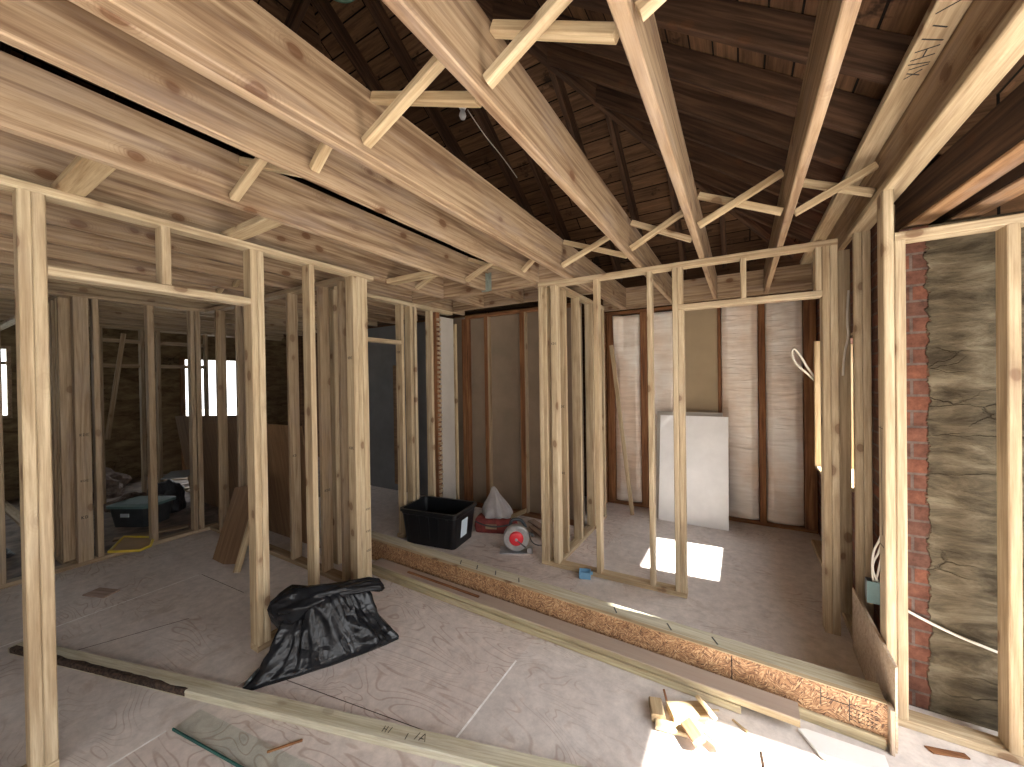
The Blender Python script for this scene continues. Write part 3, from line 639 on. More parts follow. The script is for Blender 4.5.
# far left wall
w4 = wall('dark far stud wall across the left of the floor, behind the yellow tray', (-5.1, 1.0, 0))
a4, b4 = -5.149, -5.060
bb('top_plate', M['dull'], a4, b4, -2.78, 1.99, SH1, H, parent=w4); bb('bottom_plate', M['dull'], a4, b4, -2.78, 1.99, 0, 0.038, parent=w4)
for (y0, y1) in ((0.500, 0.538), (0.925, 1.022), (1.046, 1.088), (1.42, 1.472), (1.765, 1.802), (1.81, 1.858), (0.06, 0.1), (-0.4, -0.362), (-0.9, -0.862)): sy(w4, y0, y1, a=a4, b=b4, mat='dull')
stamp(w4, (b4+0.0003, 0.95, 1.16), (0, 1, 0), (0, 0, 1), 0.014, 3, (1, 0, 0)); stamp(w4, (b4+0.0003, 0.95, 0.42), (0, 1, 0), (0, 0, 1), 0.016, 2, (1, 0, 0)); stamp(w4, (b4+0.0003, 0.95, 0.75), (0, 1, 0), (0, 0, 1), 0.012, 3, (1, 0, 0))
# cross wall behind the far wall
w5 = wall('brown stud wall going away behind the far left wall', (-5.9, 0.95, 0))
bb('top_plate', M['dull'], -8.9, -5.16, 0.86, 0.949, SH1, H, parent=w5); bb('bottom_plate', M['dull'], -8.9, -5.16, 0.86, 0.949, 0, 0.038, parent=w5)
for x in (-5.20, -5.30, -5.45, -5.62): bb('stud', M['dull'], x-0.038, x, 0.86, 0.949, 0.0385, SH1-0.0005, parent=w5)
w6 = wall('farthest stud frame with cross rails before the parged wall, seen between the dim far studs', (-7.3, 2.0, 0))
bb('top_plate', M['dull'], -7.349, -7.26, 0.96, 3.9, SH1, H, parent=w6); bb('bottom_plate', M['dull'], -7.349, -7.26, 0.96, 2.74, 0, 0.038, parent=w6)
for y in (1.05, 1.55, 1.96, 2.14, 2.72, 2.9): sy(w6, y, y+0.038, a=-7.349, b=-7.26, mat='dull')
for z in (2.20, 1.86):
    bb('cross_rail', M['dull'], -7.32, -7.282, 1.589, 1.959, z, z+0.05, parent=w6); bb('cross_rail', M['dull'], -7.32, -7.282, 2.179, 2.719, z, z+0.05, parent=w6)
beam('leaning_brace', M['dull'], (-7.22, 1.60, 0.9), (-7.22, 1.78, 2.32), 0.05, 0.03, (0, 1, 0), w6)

# partition B (across the middle) with doorway
w7 = wall('bright stud wall with a door opening framing the back bay, centre right', (-0.5, 3.05, 0))
ya, yb = 3.005, 3.094
bb('bottom_plate', M['stud'], -1.506, -0.352, ya, yb, 0, 0.038, parent=w7)
bb('top_plate', M['stud'], -1.506, 0.512, ya, yb, SH1, H-0.0005, parent=w7)
def sx_(w, x0, x1, z0=0.0385, z1=SH1-0.0005, a=ya, b=yb, mat='stud', name='stud'): return bb(name, M[mat], x0, x1, a, b, z0, z1, parent=w)
sx_(w7, -1.506, -1.468); sx_(w7, -1.4675, -1.430); sx_(w7, -1.392, -1.340)
sx_(w7, -1.019, -0.981); sx_(w7, -0.607, -0.571); sx_(w7, -0.430, -0.393); sx_(w7, -0.392, -0.354, z1=2.094)
bb('header', M['stud'], -0.392, 0.435, ya, yb, 2.095, 2.133, parent=w7)
sx_(w7, -0.392, -0.360, z0=2.1335, name='cripple'); sx_(w7, 0.000, 0.034, z0=2.1335, name='cripple'); sx_(w7, 0.402, 0.434, z0=2.1335, name='cripple')
sx_(w7, 0.4355, 0.4735, z0=0.001); sx_(w7, 0.4745, 0.512, z0=0.001)
stamp(w7, (-1.385, ya-0.0003, 1.9), (1, 0, 0), (0, 0, 1), 0.011, 3, (0, -1, 0))
w7.rotation_euler.z = 0.03
# closet side wall behind B
w8 = wall('short side stud wall running back from the central corner post', (-1.39, 3.7, 0))
a8, b8 = -1.436, -1.348
bb('bottom_plate', M['stud'], a8, b8, 3.095, 4.35, 0, 0.038, parent=w8); bb('top_plate', M['stud'], a8, b8, 3.095, 4.35, SH1, H-0.0005, parent=w8)
for y in (3.20, 3.55, 3.93): sy(w8, y, y+0.038, a=a8, b=b8)
sy(w8, 4.31, 4.348, a=a8, b=b8)
stamp(w8, (a8+0.02, 3.1997, 1.35), (1, 0, 0), (0, 0, 1), 0.012, 3, (0, -1, 0)); stamp(w8, (a8+0.02, 3.1997, 0.75), (1, 0, 0), (0, 0, 1), 0.012, 3, (0, -1, 0))
# right wall and corner post
w9 = wall('stud wall before the parged brick at far right', (0.8, 2.42, 0))
yr, yq = 2.382, 2.471
bb('bottom_plate', M['stud'], 0.561, 1.45, yr, yq, 0, 0.038, parent=w9); bb('top_plate', M['stud'], 0.600, 1.45, yr, yq, 2.205, 2.243, parent=w9)
sx_(w9, 0.561, 0.598, z1=H-0.0005, a=yr, b=yq); sx_(w9, 0.599, 0.636, z1=2.2045, a=yr, b=yq); sx_(w9, 0.934, 0.972, z1=2.2045, a=yr, b=yq); sx_(w9, 1.38, 1.418, z1=2.2045, a=yr, b=yq)
scrawl(w9, 'pencil_marks', (0.5605, 2.40, 1.35), (0, 1, 0), (0, 0, 1), [(0, 0, .07, .005), (.02, -.5, .03, .01), (0, -.55, .06, -.55), (.05, .3, .052, .42)], nrm=(-1, 0, 0), t=0.002)
w10 = wall('doubled studs along the brick side of the bay, under the eave beam', (0.61, 3.2, 0))
bb('bottom_plate', M['stud'], 0.561, 0.65, 2.83, 4.60, 0, 0.038, parent=w10)
sy(w10, 2.98, 3.017, a=0.575, b=0.612, z1=H-0.0005); sy(w10, 2.98, 3.017, a=0.613, b=0.650, z1=H-0.0005)
sy(w10, 3.27, 3.308, a=0.550, b=0.612, z1=2.42)
sy(w10, 2.60, 2.638, a=0.640, b=0.658, z1=H-0.0005, mat='dull')

# ------------------------------------------------------------------ bay back wall
w11 = wall('old dark brown studs across the back of the bay behind plastic sheeting', (-0.3, 4.93, 0))
bb('bottom_plate', M['old_stud'], -1.5, 0.655, 4.90, 4.995, 0, 0.04, parent=w11)
bb('top_plate', M['old_stud'], -1.5, 0.655, 4.90, 4.995, 2.42, 2.46, parent=w11)
for x0, x1 in ((-1.49, -1.40), (-1.07, -0.99), (-0.65, -0.59), (-0.225, -0.195), (0.16, 0.22), (0.55, 0.65)): bb('stud', M['old_stud'], x0, x1, 4.885, 4.995, 0.041, 2.419, parent=w11)
# left bay side boards
o = struct(boxes_mesh('wall_bay_left', M['old_stud'], [(-1.56, -1.50, 4.36, 4.995, 0, 2.45)]))
def poly_panel(x0, x1, z0, z1, y, label, drape=0.0):
    nx, nz_ = 22, 60; vs_, fs = [], []
    def dy(x, z):
        p = Vector((x*2.2+z*1.3, z*1.1-x, 3.1)); q = Vector((x*9+z*6, z*3-x*4, 7.7))
        return 0.018*noise.noise(p*1.5)+0.010*abs(noise.noise(q))
    for s in (0, 1):
        for i in range(nx+1):
            for j in range(nz_+1):
                u = i/nx; v = j/nz_; x = x0+(x1-x0)*u; z = z0+(z1-z0)*v
                e = min(u, 1-u)*(x1-x0); bul = 0.03*min(1, e/0.06)
                if drape and u < 0.35 and v > 0.72: bul += drape*(v-0.72)*(0.35-u)
                vs_.append((x, y-bul-dy(x, z) if s == 0 else y+0.03, z))
    N_ = (nx+1)*(nz_+1)
    for i in range(nx):
        for j in range(nz_):
            a = i*(nz_+1)+j; fs.append((a, a+nz_+1, a+nz_+2, a+1)); fs.append((N_+a, N_+a+1, N_+a+nz_+2, N_+a+nz_+1))
    for j in range(nz_): fs.append((j, j+1, N_+j+1, N_+j)); a = nx*(nz_+1)+j; fs.append((a, N_+a, N_+a+1, a+1))
    for i in range(nx): a = i*(nz_+1); fs.append((a, N_+a, N_+a+nz_+1, a+nz_+1)); a += nz_; fs.append((a, a+nz_+1, N_+a+nz_+1, N_+a))
    me = bpy.data.meshes.new('sheet'); me.from_pydata(vs_, [], fs); o = link('plastic_sheet', me, M['poly'])
    for p in me.polygons: p.use_smooth = True
    return tag(o, label, 'plastic sheet', 'plastic sheeting over wall insulation')
poly_panel(-1.395, -1.075, 0.05, 2.40, 4.94, 'clear plastic sheet over insulation, left end of the bay by the leaning stick', 1.2)
poly_panel(-0.985, -0.655, 0.05, 2.40, 4.94, 'clear plastic sheet over insulation, behind the leaning white boards')
poly_panel(-0.19, 0.155, 0.05, 2.40, 4.94, 'clear plastic sheet over insulation, right beside the white board')
poly_panel(0.225, 0.545, 0.05, 2.40, 4.94, 'clear crinkled plastic sheet over orange-tinged insulation, right end of the bay')
o = boxes_mesh('tan_board', M['drywall_tan'], [(-0.585, -0.228, 4.91, 4.925, 1.1, 2.40)]); tag(o, 'tan paper-faced board between old studs above the leaning white board', 'board')
# leaning white board and sheet behind it
def lean_board(name, mat, x0, x1, yb_, yt, h, t, label, rz=0.0):
    o = beam(name, mat, ((x0+x1)/2, yb_, 0.003), ((x0+x1)/2, yt, h), x1-x0, t, (1, 0, 0)); return tag(o, label, 'board')
lean_board('gypsum_board', M['drywall_white'], -0.82, -0.125, 4.56, 4.76, 1.17, 0.013, 'big white gypsum board leaning against the back wall of the bay')
lean_board('gypsum_board', M['drywall_grey'], -0.86, -0.18, 4.605, 4.805, 1.21, 0.013, 'grey-edged board standing behind the big white gypsum board')
o = beam('leaning_stick', M['stud'], (-1.10, 4.52, 0.02), (-1.315, 4.50, 2.0), 0.045, 0.02, (1, 0, 0)); tag(o, 'long thin pine stick leaning in the left corner of the bay', 'stick')

# ------------------------------------------------------------------ nook back wall (brown drywall backs and dark studs)
nb = struct(boxes_mesh('wall_nook_rear', M['drywall_back'], [(-3.33, -1.50, 4.0, 4.03, 0, 2.44)]))
w12 = wall('dark red-brown old studs on the brown drywall of the corner nook', (-2.5, 3.95, 0))
for x0, x1 in ((-3.10, -3.0), (-2.75, -2.70), (-2.24, -2.18), (-1.72, -1.67)): bb('stud', M['old_stud'], x0, x1, 3.93, 3.999, 0.041, 2.399, parent=w12)
for x0 in (-2.70, -2.18): bb('pale_edge', M['dull'], x0+0.001, x0+0.014, 3.935, 3.999, 0.041, 2.399, parent=w12)
bb('bottom_plate', M['old_stud'], -3.04, -1.5, 3.93, 3.999, 0, 0.04, parent=w12); bb('top_plate', M['old_stud'], -3.04, -1.5, 3.93, 3.999, 2.40, 2.438, parent=w12)
# pale lath-and-plaster strip at left of the nook
o = boxes_mesh('grey_board', M['drywall_grey'], [(-3.02, -3.008, 3.42, 3.655, 0.04, 2.36)]); o = tag(o, 'narrow grey drywall piece at the left side of the corner nook', 'board')
ls = thing('lath_stud', 'stud with rows of broken plaster keys beside the blue room', 'stud', (-3.02, 3.5, 0))
bb('post', M['old_stud'], -3.07, -3.0, 3.34, 3.40, 0.039, SH1-0.001, parent=ls)
sy(w2_, 3.665, 3.70, a=a2, b=b2, z1=2.30, mat='pine')
vs_l = [(-3.0, -2.985+0.004*(k % 3), 3.345, 3.395, 0.1+k*0.055, 0.1+k*0.055+0.03) for k in range(41)]
for k in range(41):
    pass
o = boxes_mesh('plaster_keys', M['dull'], [(a, b_, c, d, e, f_) for (a, b_, c, d, e, f_) in vs_l], ls); o.location = (3.02, -3.5, 0)
o['kind'] = 'stuff'

# ------------------------------------------------------------------ old joists over the addition
for (x0, y0, x1, y1, w, lb) in ((0.715, 2.75, 0.83, 1.50, 0.085, 'old brown joist with orange underside at upper right, nearest the eave beam'), (0.865, 2.75, 1.05, 1.40, 0.10, 'old brown joist with orange underside in the top right corner of the brick bay')):
    t = thing('old_joist', lb, 'joist', ((x0+x1)/2, (y0+y1)/2, 2.31), 'old joists over the brick')
    beam('joist_body', M['old'], (x0, y0, 2.415), (x1, y1, 2.415), w, 0.18, (1, 0, 0), t); beam('underside_strip', M['old_edge'], (x0, y0, 2.318), (x1, y1, 2.318), w, 0.012, (1, 0, 0), t)
for (x, y, lb) in ((0.80, 1.95, 'short old roof batten stub with bent end, nearer the top right corner'), (0.78, 2.3, 'short old roof batten stub with bent end, nearer the corner post')):
    t = thing('batten_stub', lb, 'batten', (x, y, 2.80))
    beam('arm', M['old_stud'], (x-0.06, y, 2.95), (x-0.02, y, 2.80), 0.03, 0.02, (0, 1, 0), t); beam('foot', M['old_stud'], (x-0.02, y, 2.79), (x+0.12, y, 2.80), 0.03, 0.02, (0, 1, 0), t)

# ------------------------------------------------------------------ curb (built-up rim lying across the floor)
cu = thing('floor_curb', 'long low curb with orange strand-board face and pale plate top crossing the floor', 'curb', (-1.2, 2.3, 0))
y00, y01 = 2.30, 2.215      # front edge at x=-2.95 and x=0.53
def cpt(x, d=0.0, z=0.0): t = (x+2.95)/3.48; return (x, y00+(y01-y00)*t+d, z)
cl, cr = -3.20, 0.525
def cbeam(nm, mat, d0, d1, z0, z1, xl=cl, xr=cr):
    dd = (d0+d1)/2; zz = (z0+z1)/2; return beam(nm, mat, cpt(xl, dd, zz), cpt(xr, dd, zz), d1-d0, z1-z0, (0, 1, 0), cu)
cbeam('strand_board_face', M['osb'], 0.0, 0.028, 0.012, 0.186)
cbeam('edge_strip', M['pine'], -0.0005, 0.0285, 0.1862, 0.190)
cbeam('kick_board', M['grey_wood'], -0.02, -0.001, 0.0, 0.048, 0.19, 0.515)
cbeam('base_board', M['grey_wood'], 0.002, 0.026, 0.0, 0.0115)
cbeam('core_board', M['pine'], 0.029, 0.067, 0.0, 0.1475)
cbeam('back_board', M['pine'], 0.068, 0.140, 0.0, 0.1475)
cbeam('top_plate', M['green_wood'], 0.029, 0.140, 0.148, 0.186)
bb_ = beam('end_board', M['ply'], (cr+0.008, y01-0.008, 0.0), (cr+0.008, y01-0.008, 0.19), 0.014, 0.055, (1, 0, 0), cu)
st = []
for r_ in range(5):
    for k in range(7):
        st.append((k*0.014, r_*0.017, k*0.014+0.009, r_*0.017))
st += [(0, -0.01, 0, 0.09), (-0.1, 0.06, 0, 0.06), (-0.1, 0.02, -0.1, 0.1)]
scrawl(cu, 'joint_line', cpt(-0.055, -0.0004, 0.015), (0, 0, 1), (1, 0, 0), [(0, 0, .168, 0)], t=0.006, nrm=(0, -1, 0), mat='bark')
p = cpt(0.40, -0.0004, 0.07); scrawl(cu, 'nailing_marks', p, (1, -0.0244, 0), (0, 0, 1), st, t=0.003, nrm=(0, -1, 0))
# dark nailing brackets along the plate top
for x in (-0.12, -0.35, -0.66, -1.35, -1.55, -1.72, -1.88):
    beam('nail_strap', M['darkmetal'], cpt(x, 0.05, 0.1875), cpt(x-0.03, 0.10, 0.1875), 0.008, 0.002, (1, 0, 0), cu)

# lumber beside the curb
def on(x, y, z): return (x, y, z)
o = beam('loose_board', M['grey_wood'], (-2.92, 2.165, 0.0195), (-0.015, 2.135, 0.0195), 0.088, 0.037, (0, 1, 0)); tag(o, 'lower pine board beside the curb, ending short of the wider board on it', 'board', 'boards lying along the curb')
o = beam('loose_board', M['dusty_pine'], (-2.70, 2.205, 0.0575), (0.212, 2.150, 0.0575), 0.115, 0.037, (0, 1, 0)); tag(o, 'upper dusty-topped board beside the curb, its pale cut end nearest the camera', 'board', 'boards lying along the curb')
o = beam('wood_offcut', M['old_stud'], (-2.3, 2.185, 0.083), (-1.6, 2.175, 0.083), 0.02, 0.010, (0, 1, 0)); tag(o, 'thin dark offcut lying on the boards beside the curb', 'offcut')

# long board in the foreground
lb_ = thing('long_plank', 'long pale plank with a dark bark edge lying across the foreground floor', 'plank', (-2.2, 0.95, 0))
d_ = Vector((2.83, 0.846, 0)).normalized(); nrm_ = Vector((-d_.y, d_.x, 0))
pa = Vector((-3.80, 0.401, 0.0195)); pb = pa+d_*3.70; hw = 0.0425
beam('board', M['green_wood'], pa+nrm_*hw, pb+nrm_*hw, 0.085, 0.038, nrm_, lb_)
vs_, fs = [], []
L1 = 1.38; seg = 60; s0 = 0.02
for i in range(seg+1):
    x = s0+L1*i/seg; wv = 0.012+0.012*noise.noise(Vector((x*9, 0, 3)))+(0.012 if i < seg*0.85 else 0.012*(seg-i)/(seg*0.15)); wv = max(wv, 0.002)
    for (a, z) in ((-0.0015, 0.012), (-0.003, 0.034), (0.002, 0.0415), (wv, 0.040)):
        vs_.append(tuple(pa+d_*x+nrm_*a+Vector((0, 0, z-0.0195+0.002*noise.noise(Vector((x*40, a*90, z*50)))))))
for i in range(seg):
    for k in range(3): fs.append((i*4+k, (i+1)*4+k, (i+1)*4+k+1, i*4+k+1))
me = bpy.data.meshes.new('bark'); me.from_pydata(vs_, [], fs); o = link('bark_edge', me, M['bark'], lb_); o.location = -lb_.location
mo = o.modifiers.new('s', 'SOLIDIFY'); mo.thickness = 0.002; mo.offset = -1
scrawl(lb_, 'pencil_marks', pa+d_*2.52+nrm_*0.03+Vector((0, 0, 0.0192)), d_, nrm_, [(0, 0, .0, .03), (.015, .0, .015, .03), (.0, .015, .015, .015), (.03, 0, .035, .03), (.12, -.01, .12, .02), (.16, 0, .17, .035), (.18, .0, .195, .035), (.195, .035, .21, 0), (.18, .01, .2, .01)], t=0.0028, nrm=(0, 0, 1))

# glass pane on the floor
gp = thing('glass_pane', 'sheet of clear glass with dark teal edge flat on the floor at bottom left', 'glass pane', (-2.28, 0.70, 0), rz=0.15)
boxes_mesh('pane', M['glass'], [(0, 0.95, 0, 0.11, 0.003, 0.010)], gp)
boxes_mesh('pane_edge', M['glass_edge'], [(0, 0.95, -0.006, 0, 0.001, 0.012)], gp)
o = beam('wood_splinter', M['old_stud'], (-1.78, 0.86, 0.005), (-1.70, 0.97, 0.005), 0.010, 0.008, (1, 0, 0)); tag(o, 'small dark splinter on the floor at bottom left', 'splinter')
o = beam('floor_tile', M['dust_wood'], (-4.36, 0.86, 0.006), (-4.17, 0.93, 0.006), 0.11, 0.01, (0, 1, 0)); tag(o, 'small square wooden scrap lying alone on the left floor', 'scrap')

# ------------------------------------------------------------------ bin bag
def bin_bag():
    t = thing('bin_bag', 'half-full black plastic bin bag slumped against the doubled post', 'bin bag', (-2.10, 1.36, 0))
    a = Vector((0.37, 0.66, 0)).normalized(); q = Vector((-a.y, a.x, 0))
    # sections up the body: z, centre along a, front (tip) line along q, half length, front depth, back depth
    sec = [(0.003, -0.01, -0.075, 0.40, 0.03, 0.27), (0.02, -0.01, -0.070, 0.405, 0.05, 0.27), (0.07, 0.0, -0.045, 0.35, 0.075, 0.25), (0.14, 0.01, -0.01, 0.295, 0.09, 0.21), (0.21, 0.015, 0.02, 0.255, 0.09, 0.17), (0.27, 0.015, 0.045, 0.22, 0.08, 0.12), (0.32, 0.01, 0.06, 0.19, 0.065, 0.08), (0.35, 0.0, 0.07, 0.14, 0.04, 0.05), (0.36, 0.0, 0.07, 0.05, 0.02, 0.02)]
    nu, nv = 120, 60; vs_, fs = [], []
    for j in range(nv+1):
        f_ = j/nv*(len(sec)-1); k = min(int(f_), len(sec)-2); g = f_-k; s = [sec[k][i]*(1-g)+sec[k+1][i]*g for i in range(6)]
        for i in range(nu):
            th = 2*math.pi*i/nu; c, si = math.cos(th), math.sin(th)
            # pointed corners at both ends near the floor
            low = max(0, 1-s[0]/0.22); e = 1.0+1.1*low
            r = (abs(c)**(2/ (2-0.75*low)) + abs(si)**(2/(2-0.75*low)))**(-(2-0.75*low)/2)
            ca = c*r*s[3]; qa = si*r*(s[4] if si < 0 else s[5])
            P_ = a*(s[1]+ca)+q*(s[2]+qa)+Vector((0, 0, s[0]))
            d = (a*c+q*si)
            cc, ss = math.cos(th), math.sin(th)
            rid = lambda v: (1-abs(v)*2.2)
            w_ = 0.050*noise.noise(Vector((cc*1.6, ss*1.6, s[0]*3.5+1.3)))+0.022*rid(noise.noise(Vector((cc*2.6+s[0]*5, ss*2.6-s[0]*3, s[0]*1.2))))+0.010*rid(noise.noise(Vector((cc*6+s[0]*9, ss*6, 4+s[0]*3))))-0.012
            fade = min(1, s[0]/0.05)*0.9+0.1
            P_ = P_+d*w_*fade
            if j not in (0,): P_.z = max(0.004, P_.z+0.012*noise.noise(P_*8)*fade)
            vs_.append(tuple(P_))
    for j in range(nv):
        for i in range(nu):
            i2 = (i+1) % nu; fs.append((j*nu+i, j*nu+i2, (j+1)*nu+i2, (j+1)*nu+i))
    fs.append(tuple(range(nu-1, -1, -1))); fs.append(tuple(range(nv*nu, nv*nu+nu)))
    me = bpy.data.meshes.new('bag'); me.from_pydata(vs_, [], fs); o = link('bag_body', me, M['bag'], t)
    for p in me.polygons: p.use_smooth = True
    # gathered neck that flops along the top
    pts = [(-0.30, 0.10, 0.30, 0.01, 0.01), (-0.285, 0.10, 0.295, 0.04, 0.05), (-0.25, 0.095, 0.285, 0.065, 0.085), (-0.18, 0.085, 0.295, 0.085, 0.10), (-0.10, 0.07, 0.325, 0.08, 0.065), (0.02, 0.06, 0.342, 0.06, 0.040), (0.13, 0.05, 0.342, 0.055, 0.036), (0.24, 0.035, 0.335, 0.05, 0.036), (0.30, 0.025, 0.315, 0.04, 0.034), (0.325, 0.02, 0.305, 0.01, 0.01)]
    vs_, fs = [], []; nu, nv = 48, 72
    for j in range(nv+1):
        f_ = j/nv*(len(pts)-1); k = min(int(f_), len(pts)-2); g = f_-k; s = [pts[k][i]*(1-g)+pts[k+1][i]*g for i in range(5)]
        for i in range(nu):
            th = 2*math.pi*i/nu; w_ = 1+0.35*noise.noise(Vector((s[0]*5, math.cos(th)*2.2, math.sin(th)*2.2)))+0.22*abs(noise.noise(Vector((s[0]*11, math.cos(th)*4, math.sin(th)*4+7))))
            P_ = a*(s[0]+0.012*noise.noise(Vector((th, s[0]*9, 2))))+q*(s[1]+math.cos(th)*s[3]*w_)+Vector((0, 0, s[2]+math.sin(th)*s[4]*w_)); vs_.append(tuple(P_))
    for j in range(nv):
        for i in range(nu):
            i2 = (i+1) % nu; fs.append((j*nu+i, j*nu+i2, (j+1)*nu+i2, (j+1)*nu+i))
    fs.append(tuple(range(nu-1, -1, -1))); fs.append(tuple(range(nv*nu, nv*nu+nu)))
    me = bpy.data.meshes.new('neck'); me.from_pydata(vs_, [], fs); o = link('bag_neck', me, M['bag'], t)
    for p in me.polygons: p.use_smooth = True
bin_bag()

# ------------------------------------------------------------------ tote
def rrect(cx, cy_, w, d, r, z, n_=5):
    out = []
    for (sx, sy_, a0) in ((1, 1, 0), (-1, 1, 90), (-1, -1, 180), (1, -1, 270)):
        for k in range(n_+1):
            a = math.radians(a0+90*k/n_); out.append((cx+sx*(w/2-r)+r*math.cos(a), cy_+sy_*(d/2-r)+r*math.sin(a), z))
    return out
def loft(name, rings, mat, parent=None, cap0=True, cap1=True, smooth=False):
    n_ = len(rings[0]); vs_ = [p for r in rings for p in r]; fs = []
    for j in range(len(rings)-1):
        for i in range(n_):
            i2 = (i+1) % n_; fs.append((j*n_+i, j*n_+i2, (j+1)*n_+i2, (j+1)*n_+i))
    if cap0: fs.append(tuple(range(n_-1, -1, -1)))
    if cap1: fs.append(tuple(range((len(rings)-1)*n_, len(rings)*n_)))
    me = bpy.data.meshes.new(name); me.from_pydata(vs_, [], fs)
    if smooth:
        for p in me.polygons: p.use_smooth = True
    return link(name, me, mat, parent)
tt = thing('storage_tote', 'open black plastic storage tote with white label behind the curb', 'tote', (-2.65, 2.95, 0.001), rz=0.15)
W0, D0, W1, D1, Ht = 0.56, 0.37, 0.66, 0.46, 0.345
rings = [rrect(0, 0, W0, D0, 0.04, 0), rrect(0, 0, W1-0.04, D1-0.04, 0.04, Ht-0.05), rrect(0, 0, W1-0.03, D1-0.03, 0.04, Ht-0.045), rrect(0, 0, W1-0.03, D1-0.03, 0.04, Ht-0.03), rrect(0, 0, W1, D1, 0.045, Ht-0.025), rrect(0, 0, W1, D1, 0.045, Ht), rrect(0, 0, W1-0.05, D1-0.05, 0.035, Ht), rrect(0, 0, W0-0.01, D0-0.01, 0.035, 0.01)]
loft('tub', rings, M['black_plastic'], tt)
for k in range(5):
    x = -0.2+k*0.1; rb = loft('rib', [rrect(x, -(D0/2)-0.003, 0.03, 0.008, 0.003, 0.04, 2), rrect(x*1.1, -(D1-0.04)/2-0.001, 0.03, 0.008, 0.003, Ht-0.055, 2)], M['black_plastic'], tt)
lab = boxes_mesh('label', M['paper'], [(-0.001, 0.001, -0.06, 0.06, -0.085, 0.085)], tt); lab.location = (0.305, -0.03, 0.17); lab.rotation_euler = (0, math.atan(0.03/0.29)*1.0, 0)
scrawl(lab, 'label_print', (0.0012, -0.045, -0.075), (0, 1, 0), (0, 0, 1), [(0, 0, .02, 0), (0, .006, .02, .006), (0, .012, .02, .012)], nrm=(1, 0, 0), dep=0.0006)
# scraps in the tote
o = beam('wood_offcut', M['pine'], (-2.82, 2.90, 0.120), (-2.72, 2.98, 0.125), 0.05, 0.03, (0, 1, 0)); tag(o, 'small pale offcut inside the black tote', 'offcut')
o = loft('rubble_fill', [rrect(-2.65, 2.95, 0.46, 0.30, 0.03, 0.02), rrect(-2.65, 2.95, 0.48, 0.31, 0.03, 0.10)], M['dark_sheet']); tag(o, 'dark rubbish filling the black tote', 'rubbish')

# ------------------------------------------------------------------ circular saw
cs = thing('circular_saw', 'circular saw with red blade hub on the floor behind the curb', 'circular saw', (-1.82, 3.08, 0.0), rz=0.52)
RX = (math.pi/2, 0, 0)
lathe('blade_guard', M['steel'], [(0.118, 0), (0.122, 0.006), (0.122, 0.05), (0.105, 0.056), (0.05, 0.056)], cs, loc=(0, 0.03, 0.132), rot=RX)
lathe('blade', M['steel'], [(0.112, 0), (0.112, 0.002), (0.02, 0.002)], cs, loc=(0, -0.028, 0.132), rot=RX, smooth=False)
lathe('red_cover', M['red'], [(0.066, 0), (0.066, 0.012), (0.055, 0.02), (0.02, 0.021)], cs, loc=(0, -0.031, 0.136), rot=RX)
lathe('arbor_bolt', M['steel'], [(0.014, 0), (0.014, 0.008), (0.008, 0.01)], cs, seg=6, loc=(0, -0.053, 0.132), rot=RX, smooth=False)
boxes_mesh('base_plate', M['steel'], [(-0.155, 0.155, -0.055, 0.10, 0.001, 0.007)], cs)
boxes_mesh('base_bracket', M['steel'], [(0.10, 0.14, -0.05, -0.02, 0.0075, 0.05)], cs)
lathe('motor', M['darkmetal'], [(0.03, 0), (0.05, 0.005), (0.052, 0.11), (0.04, 0.13)], cs, loc=(0, 0.17, 0.14), rot=RX)
tube('handle', M['darkmetal'], [(-0.06, 0.10, 0.20), (-0.06, 0.12, 0.245), (0.0, 0.13, 0.262), (0.07, 0.13, 0.24), (0.09, 0.12, 0.18)], 0.015, cs)
tube('front_grip', M['darkmetal'], [(0.11, 0.05, 0.14), (0.15, 0.05, 0.16), (0.155, 0.05, 0.12)], 0.015, cs)
tube('lower_guard_lever', M['darkmetal'], [(0.0, -0.05, 0.132), (0.045, -0.052, 0.09), (0.085, -0.05, 0.06)], 0.006, cs)
tube('power_cord', M['darkmetal'], [(0.05, 0.2, 0.2), (0.12, 0.24, 0.1), (0.14, 0.2, 0.01), (0.2, 0.1, 0.008), (0.26, 0.12, 0.008)], 0.005, cs)
o = beam('wood_offcut', M['pine'], (-2.04, 3.36, 0.20), (-1.90, 3.42, 0.27), 0.09, 0.012, (0, 1, 0.3)); tag(o, 'pale torn cardboard scrap sticking up behind the red circular saw', 'scrap')
